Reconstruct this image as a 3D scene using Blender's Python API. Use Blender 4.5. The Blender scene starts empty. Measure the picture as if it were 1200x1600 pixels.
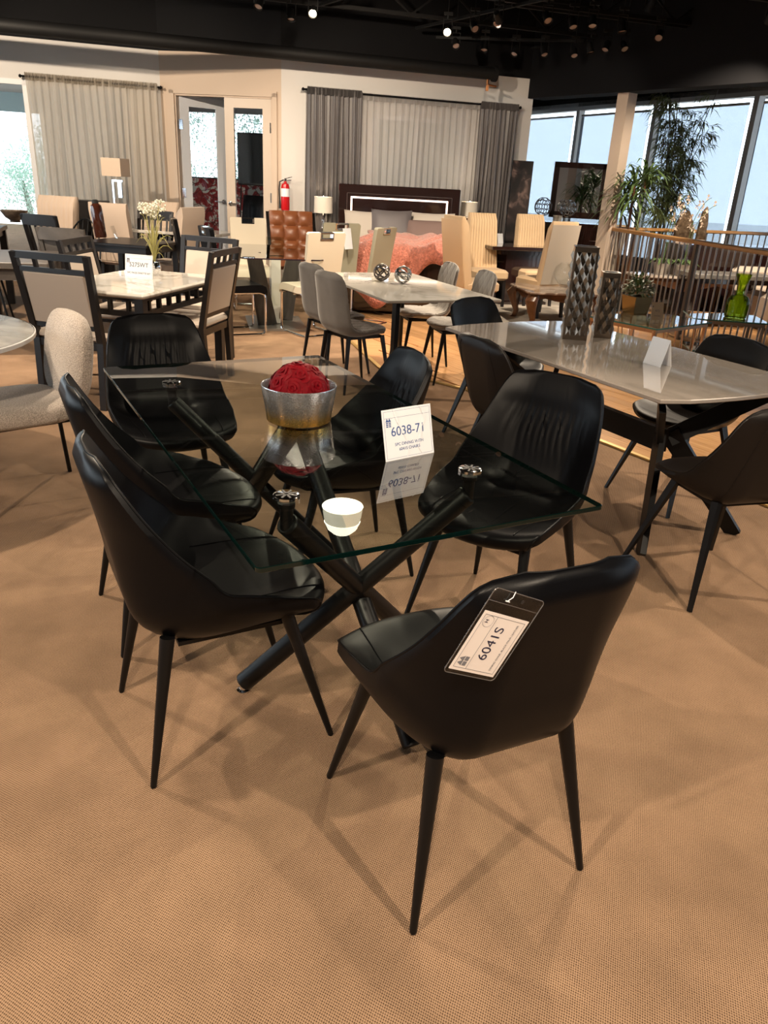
import bpy, bmesh, math, random
import numpy as np
from mathutils import Vector, Matrix
random.seed(7)
SC = bpy.context.scene
COL = SC.collection
R = math.radians
PI = math.pi

# ------------------------------------------------------------------ camera
F_PX, PITCH, ROLL, CAM_H = 1200.0, R(23.3), R(3.1), 1.5
_fw = np.array([0, math.cos(PITCH), -math.sin(PITCH)])
_u0 = np.array([0, math.sin(PITCH), math.cos(PITCH)])
_r0 = np.array([1.0, 0, 0])
_rt = math.cos(ROLL) * _r0 + math.sin(ROLL) * _u0
_up = math.cos(ROLL) * _u0 - math.sin(ROLL) * _r0
cd = bpy.data.cameras.new('camera')
cam = bpy.data.objects.new('camera', cd)
COL.objects.link(cam)
m = Matrix.Identity(4)
for i in range(3):
    m[i][0], m[i][1], m[i][2] = _rt[i], _up[i], -_fw[i]
m[2][3] = CAM_H
cam.matrix_world = m
cd.sensor_fit = 'VERTICAL'
cd.sensor_height = 36.0
cd.lens = F_PX / 1600 * 36.0
cd.clip_start, cd.clip_end = 0.05, 200
SC.camera = cam

# ------------------------------------------------------------------ world, exposure
w = bpy.data.worlds.new('sky')
SC.world = w
w.use_nodes = True
bg = w.node_tree.nodes['Background']
bg.inputs['Color'].default_value = (0.86, 0.94, 1.0, 1)
bg.inputs['Strength'].default_value = 4.5
SC.view_settings.view_transform = 'Standard'
SC.view_settings.look = 'None'
SC.view_settings.gamma = 1.0
SC.view_settings.use_curve_mapping = False
SC.view_settings.exposure = 0.0
try:
    SC.cycles.max_bounces = 8
    SC.cycles.diffuse_bounces = 4
    SC.cycles.glossy_bounces = 4
    SC.cycles.transparent_max_bounces = 24
    SC.cycles.sample_clamp_indirect = 6.0
    SC.cycles.caustics_reflective = False
    SC.cycles.caustics_refractive = False
except Exception:
    pass

# ------------------------------------------------------------------ survey helpers (world metres)
def at(px, py, z=0.0):
    d = _fw * F_PX + _rt * (px - 600) - _up * (py - 800)
    t = (z - CAM_H) / d[2]
    return Vector((d[0] * t, d[1] * t, z))

def atY(px, py, Y):
    d = _fw * F_PX + _rt * (px - 600) - _up * (py - 800)
    t = Y / d[1]
    return Vector((d[0] * t, Y, CAM_H + d[2] * t))

# axes of the glass table: U runs along it away from the camera, V across it to the right
UA = Vector((-0.482, 0.876, 0)).normalized()
VA = Vector((0.876, 0.482, 0)).normalized()
TC = Vector((-0.294, 2.434, 0))
def TL(a, b, z=0.0):
    return TC + UA * a + VA * b + Vector((0, 0, z))
ROT_U = math.atan2(-UA.x, UA.y)      # rotation about z that turns local +y into U

# ------------------------------------------------------------------ object helpers
def link(o, parent=None):
    COL.objects.link(o)
    if parent is not None:
        o.parent = parent
    return o

def tag(o, label=None, cat=None, group=None, kind=None):
    if label: o['label'] = label
    if cat: o['category'] = cat
    if group: o['group'] = group
    if kind: o['kind'] = kind
    return o

def thing(name, label, cat, loc=(0, 0, 0), rz=0.0, group=None):
    o = bpy.data.objects.new(name, None)
    o.empty_display_size = 0.1
    o.location = loc
    o.rotation_euler = (0, 0, rz)
    link(o)
    return tag(o, label, cat, group)

class B:
    """collects shapes into one mesh"""
    def __init__(s):
        s.v, s.f, s.mi, s.cur = [], [], [], 0
    def mat(s, i):
        s.cur = i
        return s
    def add(s, vs, fs, M=None):
        n = len(s.v)
        if M is not None:
            vs = [tuple(M @ Vector(p)) for p in vs]
        s.v += [tuple(p) for p in vs]
        s.f += [tuple(i + n for i in f) for f in fs]
        s.mi += [s.cur] * len(fs)
        return s
    def box(s, c, d, M=None, taper=1.0):
        x, y, z = d[0] / 2, d[1] / 2, d[2] / 2
        t = taper
        vs = [(-x*t, -y*t, -z), (x*t, -y*t, -z), (x*t, y*t, -z), (-x*t, y*t, -z), (-x, -y, z), (x, -y, z), (x, y, z), (-x, y, z)]
        vs = [(a + c[0], b + c[1], e + c[2]) for a, b, e in vs]
        return s.add(vs, [(3, 2, 1, 0), (4, 5, 6, 7), (0, 1, 5, 4), (1, 2, 6, 5), (2, 3, 7, 6), (3, 0, 4, 7)], M)
    def bevbox(s, c, d, r=0.01, M=None):
        # box with chamfered vertical and horizontal edges (rounded slab)
        x, y, z = d[0] / 2, d[1] / 2, d[2] / 2
        r = min(r, x * .9, y * .9, z * .9)
        rings = []
        for zz, off in ((-z, r), (-z + r, 0), (z - r, 0), (z, r)):
            a, b = x - off, y - off
            q = r
            pts = [(-a + q, -b), (a - q, -b), (a, -b + q), (a, b - q), (a - q, b), (-a + q, b), (-a, b - q), (-a, -b + q)]
            rings.append([(p[0] + c[0], p[1] + c[1], zz + c[2]) for p in pts])
        return s.loft(rings, True, M)
    def loft(s, rings, caps=True, M=None, closed=True):
        n = len(rings[0])
        vs = [p for r_ in rings for p in r_]
        fs = []
        for i in range(len(rings) - 1):
            for j in range(n if closed else n - 1):
                k = (j + 1) % n
                fs.append((i*n + j, i*n + k, (i+1)*n + k, (i+1)*n + j))
        if caps:
            fs.append(tuple(reversed(range(n))))
            fs.append(tuple((len(rings) - 1) * n + j for j in range(n)))
        return s.add(vs, fs, M)
    def tube(s, pts, r, seg=10, caps=True, M=None, closed=False):
        pts = [Vector(p) for p in pts]
        n = len(pts)
        rs = r if isinstance(r, (list, tuple)) else [r] * n
        rings, prev = [], None
        for i, p in enumerate(pts):
            if closed:
                t = pts[(i + 1) % n] - pts[i - 1]
            else:
                t = pts[min(i + 1, n - 1)] - pts[max(i - 1, 0)]
            t = t.normalized()
            if prev is None:
                a = Vector((0, 0, 1)) if abs(t.z) < .9 else Vector((1, 0, 0))
                x = t.cross(a).normalized()
            else:
                x = (prev - t * prev.dot(t))
                x = x.normalized() if x.length > 1e-6 else t.orthogonal().normalized()
            prev = x
            y = t.cross(x)
            rings.append([tuple(p + (x * math.cos(2*PI*k/seg) + y * math.sin(2*PI*k/seg)) * rs[i]) for k in range(seg)])
        if closed:
            rings.append(rings[0])
            return s.loft(rings, False, M)
        return s.loft(rings, caps, M)
    def bar(s, a, b, w1, h1, w2=None, h2=None, side=None, M=None):
        # rectangular bar from a to b; side = direction of the width
        a, b = Vector(a), Vector(b)
        t = (b - a).normalized()
        sd = Vector(side) if side is not None else (t.cross(Vector((0, 0, 1))) if abs(t.z) < .95 else Vector((1, 0, 0)))
        sd = (sd - t * sd.dot(t)).normalized()
        n = t.cross(sd)
        w2 = w1 if w2 is None else w2
        h2 = h1 if h2 is None else h2
        rings = []
        for p, ww, hh in ((a, w1, h1), (b, w2, h2)):
            rings.append([tuple(p + sd * x * ww / 2 + n * y * hh / 2) for x, y in ((-1, -1), (1, -1), (1, 1), (-1, 1))])
        return s.loft(rings, True, M)
    def lathe(s, prof, seg=32, M=None, caps=False, c=(0, 0, 0)):
        rings = [[(c[0] + r_ * math.cos(2*PI*k/seg), c[1] + r_ * math.sin(2*PI*k/seg), c[2] + z) for k in range(seg)] for r_, z in prof]
        return s.loft(rings, caps, M)
    def prism(s, poly, z0, z1, M=None):
        return s.loft([[(x, y, z0) for x, y in poly], [(x, y, z1) for x, y in poly]], True, M)
    def ico(s, c, r, sub=1, sc=(1, 1, 1), M=None):
        bm = bmesh.new()
        bmesh.ops.create_icosphere(bm, subdivisions=sub, radius=1)
        vs = [(c[0] + v.co.x * r * sc[0], c[1] + v.co.y * r * sc[1], c[2] + v.co.z * r * sc[2]) for v in bm.verts]
        fs = [tuple(v.index for v in f.verts) for f in bm.faces]
        bm.free()
        return s.add(vs, fs, M)
    def mesh(s, name, mats, smooth=True, angle=35):
        me = bpy.data.meshes.new(name)
        me.from_pydata(s.v, [], s.f)
        for mt in (mats if isinstance(mats, (list, tuple)) else [mats]):
            me.materials.append(mt)
        if any(s.mi):
            me.polygons.foreach_set('material_index', s.mi)
        bm = bmesh.new(); bm.from_mesh(me)
        bmesh.ops.recalc_face_normals(bm, faces=bm.faces)
        bm.to_mesh(me); bm.free()
        if smooth:
            me.shade_smooth()
            try:
                me.set_sharp_from_angle(angle=R(angle))
            except Exception:
                pass
        me.update()
        return me
    def obj(s, name, mats, parent=None, loc=(0, 0, 0), rz=0.0, smooth=True, angle=35, label=None):
        o = bpy.data.objects.new(name, s.mesh(name, mats, smooth, angle))
        o.location = loc
        o.rotation_euler = (0, 0, rz)
        link(o, parent)
        if label: o['label'] = label
        return o

def inst(name, me, parent=None, loc=(0, 0, 0), rot=(0, 0, 0), sc=(1, 1, 1)):
    o = bpy.data.objects.new(name, me)
    o.location, o.rotation_euler, o.scale = loc, rot, sc
    return link(o, parent)

def dup(root, loc, rz, label=None, group=None):
    r = root.copy(); COL.objects.link(r)
    r.location = loc; r.rotation_euler = (0, 0, rz)
    if label: r['label'] = label
    if group: r['group'] = group
    for ch in list(root.children):
        c = ch.copy(); COL.objects.link(c); c.parent = r
        for g in ch.children:
            d = g.copy(); COL.objects.link(d); d.parent = c
    return r

def text_obj(txt, size, mat, parent, M, align='CENTER', name='lettering', depth=0.0002, fit=None):
    cu = bpy.data.curves.new(name, 'FONT')
    cu.body = txt; cu.size = size; cu.align_x = align; cu.align_y = 'CENTER'; cu.extrude = depth
    o = bpy.data.objects.new(name, cu)
    COL.objects.link(o)
    bpy.context.view_layer.update()
    me = bpy.data.meshes.new_from_object(o)
    bpy.data.objects.remove(o)
    bpy.data.curves.remove(cu)
    if fit:
        xs = [v.co.x for v in me.vertices]
        me.transform(Matrix.Scale(fit/(max(xs) - min(xs)), 4))
    me.materials.clear(); me.materials.append(mat)
    t = bpy.data.objects.new(name, me)
    link(t, parent)
    t.matrix_local = M
    return t

def spline(rows, n):
    """Catmull-Rom through rows of equal-length tuples -> n samples"""
    a = np.array(rows, float)
    seg = np.linalg.norm(np.diff(a[:, :2], axis=0), axis=1) + 1e-4
    s = np.concatenate([[0], np.cumsum(seg ** .8)])
    out = []
    for x in np.linspace(0, s[-1], n):
        i = min(max(int(np.searchsorted(s, x)) - 1, 0), len(a) - 2)
        t = (x - s[i]) / (s[i+1] - s[i])
        p1, p2 = a[i], a[i+1]
        m1 = (a[i+1] - a[max(i-1, 0)]) / (s[i+1] - s[max(i-1, 0)]) * (s[i+1] - s[i])
        m2 = (a[min(i+2, len(a)-1)] - a[i]) / (s[min(i+2, len(a)-1)] - s[i]) * (s[i+1] - s[i])
        out.append((2*t**3-3*t**2+1)*p1 + (t**3-2*t**2+t)*m1 + (-2*t**3+3*t**2)*p2 + (t**3-t**2)*m2)
    return np.array(out)

# ------------------------------------------------------------------ materials
MATS = {}
def mat(name, col, rough=.5, metal=0.0, spec=.5, bump=None, noise=None, emit=None, sheen=0.0, coat=0.0):
    """bump=(scale,strength[,distance]); noise=(scale,amount) colour variation"""
    if name in MATS:
        return MATS[name]
    mt = bpy.data.materials.new(name); mt.use_nodes = True
    nt = mt.node_tree; N, L = nt.nodes, nt.links
    b = N['Principled BSDF']
    b.inputs['Base Color'].default_value = (*col, 1)
    b.inputs['Roughness'].default_value = rough
    b.inputs['Metallic'].default_value = metal
    b.inputs['Specular IOR Level'].default_value = spec
    if sheen:
        b.inputs['Sheen Weight'].default_value = sheen
        b.inputs['Sheen Roughness'].default_value = .4
    if coat:
        b.inputs['Coat Weight'].default_value = coat
        b.inputs['Coat Roughness'].default_value = .05
    if emit:
        b.inputs['Emission Color'].default_value = (*emit[0], 1)
        b.inputs['Emission Strength'].default_value = emit[1]
    if bump or noise:
        tc = N.new('ShaderNodeTexCoord')
    if noise:
        nz = N.new('ShaderNodeTexNoise'); nz.inputs['Scale'].default_value = noise[0]; nz.inputs['Detail'].default_value = 4
        mr = N.new('ShaderNodeMapRange')
        mr.inputs['To Min'].default_value = 1 - noise[1]; mr.inputs['To Max'].default_value = 1 + noise[1]
        mr.inputs['From Min'].default_value = .3; mr.inputs['From Max'].default_value = .7
        mx = N.new('ShaderNodeMix'); mx.data_type = 'RGBA'; mx.blend_type = 'MULTIPLY'; mx.inputs['Factor'].default_value = 1
        L.new(tc.outputs['Object'], nz.inputs['Vector']); L.new(nz.outputs['Fac'], mr.inputs['Value'])
        mx.inputs['A'].default_value = (*col, 1)
        L.new(mr.outputs['Result'], mx.inputs['B']); L.new(mx.outputs['Result'], b.inputs['Base Color'])
    if bump:
        n2 = N.new('ShaderNodeTexNoise'); n2.inputs['Scale'].default_value = bump[0]; n2.inputs['Detail'].default_value = 3
        bp = N.new('ShaderNodeBump'); bp.inputs['Strength'].default_value = bump[1]
        bp.inputs['Distance'].default_value = bump[2] if len(bump) > 2 else .002
        L.new(tc.outputs['Object'], n2.inputs['Vector']); L.new(n2.outputs['Fac'], bp.inputs['Height']); L.new(bp.outputs['Normal'], b.inputs['Normal'])
    MATS[name] = mt
    return mt

def glass(name, tint=(.9, .95, .93), gain=1.7, rough=0.0, ior=1.5, base=0.0):
    """clear pane: tinted see-through plus a Fresnel mirror on the outer faces"""
    if name in MATS:
        return MATS[name]
    mt = bpy.data.materials.new(name); mt.use_nodes = True
    nt = mt.node_tree; N, L = nt.nodes, nt.links
    N.remove(N['Principled BSDF'])
    tr = N.new('ShaderNodeBsdfTransparent'); tr.inputs['Color'].default_value = (*tint, 1)
    gl = N.new('ShaderNodeBsdfGlossy'); gl.inputs['Roughness'].default_value = rough
    fr = N.new('ShaderNodeFresnel'); fr.inputs['IOR'].default_value = ior
    ge = N.new('ShaderNodeNewGeometry')
    inv = N.new('ShaderNodeMath'); inv.operation = 'SUBTRACT'; inv.inputs[0].default_value = 1
    L.new(ge.outputs['Backfacing'], inv.inputs[1])
    mu = N.new('ShaderNodeMath'); mu.operation = 'MULTIPLY_ADD'; mu.inputs[1].default_value = gain; mu.inputs[2].default_value = base
    L.new(fr.outputs['Fac'], mu.inputs[0])
    m2 = N.new('ShaderNodeMath'); m2.operation = 'MULTIPLY'; m2.use_clamp = True
    L.new(mu.outputs[0], m2.inputs[0]); L.new(inv.outputs[0], m2.inputs[1])
    mx = N.new('ShaderNodeMixShader')
    L.new(m2.outputs[0], mx.inputs['Fac']); L.new(tr.outputs[0], mx.inputs[1]); L.new(gl.outputs[0], mx.inputs[2])
    L.new(mx.outputs[0], N['Material Output'].inputs['Surface'])
    MATS[name] = mt
    return mt

def nodes_of(name, rough=.5, metal=0.0, spec=.5):
    mt = bpy.data.materials.new(name); mt.use_nodes = True
    MATS[name] = mt
    b = mt.node_tree.nodes['Principled BSDF']
    b.inputs['Roughness'].default_value = rough; b.inputs['Metallic'].default_value = metal; b.inputs['Specular IOR Level'].default_value = spec
    return mt, mt.node_tree.nodes, mt.node_tree.links, b

def ramp(N, stops):
    r_ = N.new('ShaderNodeValToRGB')
    e = r_.color_ramp.elements
    e[0].position, e[0].color = stops[0][0], (*stops[0][1], 1)
    e[1].position, e[1].color = stops[-1][0], (*stops[-1][1], 1)
    for p, c_ in stops[1:-1]:
        x = e.new(p); x.color = (*c_, 1)
    return r_

# carpet: small loops in diagonal rows, dark pits between them
def make_carpet():
    mt, N, L, b = nodes_of('carpet', .95, 0, .1)
    tc = N.new('ShaderNodeTexCoord')
    mp = N.new('ShaderNodeMapping'); mp.inputs['Rotation'].default_value = (0, 0, R(-24)); mp.inputs['Scale'].default_value = (980, 760, 1)
    L.new(tc.outputs['Object'], mp.inputs['Vector'])
    n0 = N.new('ShaderNodeTexNoise'); n0.inputs['Scale'].default_value = 14; n0.inputs['Detail'].default_value = 2
    L.new(tc.outputs['Object'], n0.inputs['Vector'])
    va = N.new('ShaderNodeVectorMath'); va.operation = 'MULTIPLY_ADD'; va.inputs[1].default_value = (3.5, 3.5, 0)
    L.new(n0.outputs['Color'], va.inputs[0]); L.new(mp.outputs['Vector'], va.inputs[2])
    sx = N.new('ShaderNodeSeparateXYZ'); L.new(va.outputs[0], sx.inputs[0])
    def mth(op, a_, b_=None):
        q = N.new('ShaderNodeMath'); q.operation = op
        if isinstance(a_, (int, float)): q.inputs[0].default_value = a_
        else: L.new(a_, q.inputs[0])
        if b_ is not None:
            if isinstance(b_, (int, float)): q.inputs[1].default_value = b_
            else: L.new(b_, q.inputs[1])
        return q.outputs[0]
    ht = mth('MULTIPLY_ADD', mth('MULTIPLY', mth('SINE', sx.outputs['X']), mth('SINE', sx.outputs['Y'])), .5)
    ht.node.inputs[2].default_value = .5
    n3 = N.new('ShaderNodeTexNoise'); n3.inputs['Scale'].default_value = 260; n3.inputs['Detail'].default_value = 1
    L.new(tc.outputs['Object'], n3.inputs['Vector'])
    ht = mth('ADD', ht, mth('MULTIPLY', mth('SUBTRACT', n3.outputs['Fac'], .5), .55))
    r1 = ramp(N, [(.12, (.062, .035, .021)), (.38, (.265, .168, .103)), (.85, (.36, .232, .146))])
    L.new(ht, r1.inputs['Fac'])
    nz = N.new('ShaderNodeTexNoise'); nz.inputs['Scale'].default_value = 5; nz.inputs['Detail'].default_value = 5
    L.new(tc.outputs['Object'], nz.inputs['Vector'])
    mr = N.new('ShaderNodeMapRange'); mr.inputs['From Min'].default_value = .3; mr.inputs['From Max'].default_value = .7
    mr.inputs['To Min'].default_value = .86; mr.inputs['To Max'].default_value = 1.12
    L.new(nz.outputs['Fac'], mr.inputs['Value'])
    mx = N.new('ShaderNodeMix'); mx.data_type = 'RGBA'; mx.blend_type = 'MULTIPLY'; mx.inputs['Factor'].default_value = 1
    L.new(r1.outputs['Color'], mx.inputs['A']); L.new(mr.outputs['Result'], mx.inputs['B'])
    L.new(mx.outputs['Result'], b.inputs['Base Color'])
    bp = N.new('ShaderNodeBump'); bp.inputs['Strength'].default_value = .5; bp.inputs['Distance'].default_value = .003
    L.new(ht, bp.inputs['Height']); L.new(bp.outputs['Normal'], b.inputs['Normal'])
    return mt

def make_wood(name, c1, c2, scale=(1.2, 14, 14), rough=.3, rot=0.0, coat=0.0):
    mt, N, L, b = nodes_of(name, rough)
    tc = N.new('ShaderNodeTexCoord'); mp = N.new('ShaderNodeMapping')
    mp.inputs['Scale'].default_value = scale; mp.inputs['Rotation'].default_value = (0, 0, rot)
    L.new(tc.outputs['Object'], mp.inputs['Vector'])
    oi = N.new('ShaderNodeObjectInfo')
    ad = N.new('ShaderNodeVectorMath'); ad.operation = 'ADD'
    L.new(mp.outputs['Vector'], ad.inputs[0])
    ms = N.new('ShaderNodeMath'); ms.operation = 'MULTIPLY'; ms.inputs[1].default_value = 40
    L.new(oi.outputs['Random'], ms.inputs[0]); L.new(ms.outputs[0], ad.inputs[1])
    nz = N.new('ShaderNodeTexNoise'); nz.inputs['Scale'].default_value = 3; nz.inputs['Detail'].default_value = 6; nz.inputs['Distortion'].default_value = .6
    L.new(ad.outputs[0], nz.inputs['Vector'])
    r1 = ramp(N, [(.3, c1), (.7, c2)])
    L.new(nz.outputs['Fac'], r1.inputs['Fac'])
    mr = N.new('ShaderNodeMapRange'); mr.inputs['To Min'].default_value = .82; mr.inputs['To Max'].default_value = 1.12
    L.new(oi.outputs['Random'], mr.inputs['Value'])
    mx = N.new('ShaderNodeMix'); mx.data_type = 'RGBA'; mx.blend_type = 'MULTIPLY'; mx.inputs['Factor'].default_value = 1
    L.new(r1.outputs['Color'], mx.inputs['A']); L.new(mr.outputs['Result'], mx.inputs['B']); L.new(mx.outputs['Result'], b.inputs['Base Color'])
    if coat:
        b.inputs['Coat Weight'].default_value = coat; b.inputs['Coat Roughness'].default_value = .04
    return mt

def make_marble(name, base, vein, rough=.08, scale=1.6, thin=.04, coat=0.0):
    mt, N, L, b = nodes_of(name, rough)
    tc = N.new('ShaderNodeTexCoord')
    n1 = N.new('ShaderNodeTexNoise'); n1.inputs['Scale'].default_value = scale; n1.inputs['Detail'].default_value = 8; n1.inputs['Distortion'].default_value = 1.2
    L.new(tc.outputs['Object'], n1.inputs['Vector'])
    r1 = ramp(N, [(.5 - thin, base), (.5, vein), (.5 + thin, base)])
    L.new(n1.outputs['Fac'], r1.inputs['Fac'])
    L.new(r1.outputs['Color'], b.inputs['Base Color'])
    if coat:
        b.inputs['Coat Weight'].default_value = coat; b.inputs['Coat Roughness'].default_value = .03; b.inputs['Coat IOR'].default_value = 1.65
    return mt

M_carpet = make_carpet()
M_leather = mat('black_leather', (.0022, .0022, .0029), .38, 0, .15, bump=(260, .12, .001))
M_leather_br = mat('brown_black_leather', (.009, .0068, .006), .45, 0, .22, bump=(260, .12, .001))
M_blackmetal = mat('black_metal', (.003, .003, .0034), .38, 0, .3)
M_chrome = mat('chrome', (.85, .85, .87), .08, 1)
M_darkplug = mat('black_plastic', (.012, .012, .012), .5)
M_paper = mat('white_paper', (.80, .82, .86), .6)
M_ink = mat('dark_ink', (.02, .02, .05), .6)
M_inkgrey = mat('grey_ink', (.16, .16, .18), .6)
M_inkblue = mat('blue_ink', (.05, .10, .28), .6)
M_sleeve = glass('clear_plastic_sleeve', (.90, .89, .88), 1.2, .12)
M_tabletop = glass('table_glass', (.86, .90, .88), 1.9)
M_glassedge = mat('glass_edge', (.001, .007, .006), .08, 0, .5)
M_clear = glass('clear_glass', (.97, .98, .98), 1.6)
M_pane = glass('window_glass', (.97, .99, 1.0), .6)
M_wall = mat('cream_wall_paint', (.55, .44, .35), .75, noise=(1.5, .02))
M_wallwhite = mat('white_wall_paint', (.66, .635, .61), .75, noise=(1.5, .02))
M_black = mat('black_ceiling_paint', (.004, .004, .005), .8, 0, .2)
M_blackbeam = mat('charcoal_beam_paint', (.006, .0058, .006), .6, 0, .25)
M_white_trim = mat('white_trim_paint', (.72, .72, .74), .45)
# ================================================================== the setting
def struct(o):
    o['kind'] = 'structure'
    return o

# floor: carpet
bb = B(); bb.box((1.5, 6.0, -.05), (24, 30, .1))
struct(bb.obj('floor', M_carpet, smooth=False))

WALL_TOP, CEIL = 2.9, 3.75
def wall_seg(name, p0, p1, z0, z1, m, th=.14, holes=(), side=1):
    """wall from p0 to p1 (room side on the right hand of p0->p1 when side=1); holes=(s0,s1,za,zb) along the wall"""
    p0, p1 = Vector((p0[0], p0[1], 0)), Vector((p1[0], p1[1], 0))
    d = (p1 - p0); Ln = d.length; d /= Ln
    n = Vector((-d.y, d.x, 0)) * side           # away from the room
    M = Matrix(((d.x, n.x, 0, p0.x), (d.y, n.y, 0, p0.y), (0, 0, 1, 0), (0, 0, 0, 1)))
    b_ = B()
    xs = [0.0, Ln]
    for h in holes: xs += [h[0], h[1]]
    xs = sorted(set(xs))
    for a, c in zip(xs[:-1], xs[1:]):
        mid = (a + c) / 2
        cuts = [h for h in holes if h[0] < mid < h[1]]
        if not cuts:
            b_.box(((a + c)/2, th/2, (z0 + z1)/2), (c - a, th, z1 - z0))
        else:
            h = cuts[0]
            if h[2] > z0: b_.box(((a + c)/2, th/2, (z0 + h[2])/2), (c - a, th, h[2] - z0))
            if h[3] < z1: b_.box(((a + c)/2, th/2, (h[3] + z1)/2), (c - a, th, z1 - h[3]))
    o = struct(b_.obj(name, m, smooth=False))
    o.matrix_world = M
    return o, M

LW0, LW1 = (-10.0, 9.153), (-3.24, 11.42)
AW0, AW1 = (-3.24, 11.42), (-1.61, 11.17)
BW0, BW1 = (-1.61, 11.17), (1.78, 12.25)
LWL = (Vector(LW1) - Vector(LW0)).length
# left wall, with a shop window that runs out of the picture to the left
wl, M_LW = wall_seg('wall_left', LW0, LW1, 0, WALL_TOP, M_wallwhite, holes=[(LWL - 6.6, LWL - .40, .12, 2.44)])
aw, M_AW = wall_seg('wall_angled', AW0, AW1, 0, WALL_TOP, M_wall, holes=[(.19, 1.53, 0, 2.416)])
bw, M_BW = wall_seg('wall_back', BW0, BW1, 0, WALL_TOP, M_wallwhite, th=.3)
# black bulkhead above the walls and the open black roof deck
for nm, a, b_ in (('trim_1', LW0, LW1), ('trim_2', AW0, AW1), ('trim_3', BW0, BW1)):
    wall_seg(nm, a, b_, WALL_TOP, CEIL, M_black, th=.4)
bb = B(); bb.box((1.5, 6.0, CEIL + .05), (24, 30, .1))
struct(bb.obj('ceiling', M_black, smooth=False))
# walls outside the picture that close the showroom
wall_seg('wall_far_left', (-10, -4), (-10, 9.2), 0, CEIL, M_wallwhite, holes=[(1.0, 12.0, .3, 2.7)])
wall_seg('wall_behind', (12, -4), (-10, -4), 0, CEIL, M_wall)
# right: window wall, well beyond the railing
GW0 = Vector((2.55, 19.6, 0)); GWD = Vector((.446, -.895, 0)).normalized()
GWN = Vector((.895, .446, 0)).normalized()
wall_seg('wall_right', (12.0, .6), (12.0, -4), 0, CEIL, M_wallwhite)
# return of the back wall towards the windows
wall_seg('wall_return', (1.78, 12.25), (2.75, 19.4), 0, CEIL, M_wallwhite, th=.14)
MG = Matrix(((GWD.x, GWN.x, 0, GW0.x), (GWD.y, GWN.y, 0, GW0.y), (0, 0, 1, 0), (0, 0, 0, 1)))   # x along, y outwards

M_frame = mat('window_frame_paint', (.50, .50, .50), .5)
def make_screen():
    mt = bpy.data.materials.new('roller_screen'); mt.use_nodes = True
    N, L = mt.node_tree.nodes, mt.node_tree.links
    N.remove(N['Principled BSDF'])
    tr = N.new('ShaderNodeBsdfTransparent'); tr.inputs['Color'].default_value = (.525, .56, .605, 1)
    df = N.new('ShaderNodeBsdfDiffuse'); df.inputs['Color'].default_value = (.55, .57, .60, 1)
    mx = N.new('ShaderNodeMixShader'); mx.inputs['Fac'].default_value = .16
    L.new(tr.outputs[0], mx.inputs[1]); L.new(df.outputs[0], mx.inputs[2]); L.new(mx.outputs[0], N['Material Output'].inputs['Surface'])
    MATS['roller_screen'] = mt
    return mt
M_screen = make_screen()
GL_H = 3.02
spans = [0.0, 2.2, 4.4, 6.6, 8.8, 11.0, 13.2, 15.4, 17.6, 19.8]
for i in range(len(spans) - 1):
    a, c = spans[i], spans[i+1]
    wn = bpy.data.objects.new('window_%d' % (i + 3), None); link(wn); wn.matrix_world = MG; struct(wn)
    f_ = B()
    f_.box((a, .03, GL_H/2), (.10, .14, GL_H))
    f_.box(((a + c)/2, .03, GL_H + .05), (c - a, .16, .14)); f_.box(((a + c)/2, .03, .2), (c - a, .14, .4))
    f_.obj('window_frame', M_frame, wn, smooth=False)
    g_ = B(); g_.box(((a + c)/2, .08, 1.7), (c - a - .08, .012, 2.65)); g_.obj('pane', M_pane, wn, smooth=False)
    s_ = B(); s_.box(((a + c)/2 + .04, -.06, 1.42), (c - a - .26, .004, 2.92)); s_.obj('roller_screen', M_screen, wn, smooth=False)
    r_ = B(); r_.tube([(a + .18, -.06, 2.90), (c - .1, -.06, 2.90)], .02, 8); r_.obj('screen_tube', M_frame, wn)
bb = B(); bb.box((10, .2, 3.5), (20.4, .5, .86)); o = struct(bb.obj('trim_4', M_black, smooth=False)); o.matrix_world = MG
# left shop window
wn = bpy.data.objects.new('window_1', None); link(wn); wn.matrix_world = M_LW; struct(wn)
x0, x1 = LWL - 6.6, LWL - .40
f_ = B()
for x in (x0 + .03, x0 + 1.66, x0 + 3.32, x1 - 1.25, x1 - .03): f_.box((x, .05, 1.28), (.06, .12, 2.32))
f_.box(((x0 + x1)/2, .05, 2.41), (x1 - x0, .12, .06)); f_.box(((x0 + x1)/2, .05, .15), (x1 - x0, .12, .06))
f_.obj('window_frame', M_white_trim, wn, smooth=False)
for k in range(4):
    g_ = B(); g_.box((x0 + .83 + 1.66*k if k < 3 else x1 - .63, .07, 1.28), (1.58 if k < 3 else 1.15, .01, 2.2)); g_.obj('pane', M_pane, wn, smooth=False)
wn = bpy.data.objects.new('window_2', None); link(wn); struct(wn); wn.location = (-10, 2.5, 0)  # unseen shop window, added to let daylight fill in from the left
f_ = B()
for k in range(6): f_.box((-.05, -5.45 + k * 2.18, 1.5), (.12, .07, 2.4))
f_.box((-.05, 0, 2.67), (.12, 11, .06)); f_.box((-.05, 0, .33), (.12, 11, .06))
f_.obj('window_frame', M_white_trim, wn, smooth=False)
for k in range(5):
    g_ = B(); g_.box((-.06, -4.36 + k*2.18, 1.5), (.01, 2.1, 2.3)); g_.obj('pane', M_pane, wn, smooth=False)

# outside ground
M_ground = mat('pale_paving', (.62, .62, .60), .9, noise=(.4, .1))
bb = B(); bb.box((0, 20, -.30), (120, 90, .1))
o = struct(bb.obj('ground_outside', M_ground, smooth=False))

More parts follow.
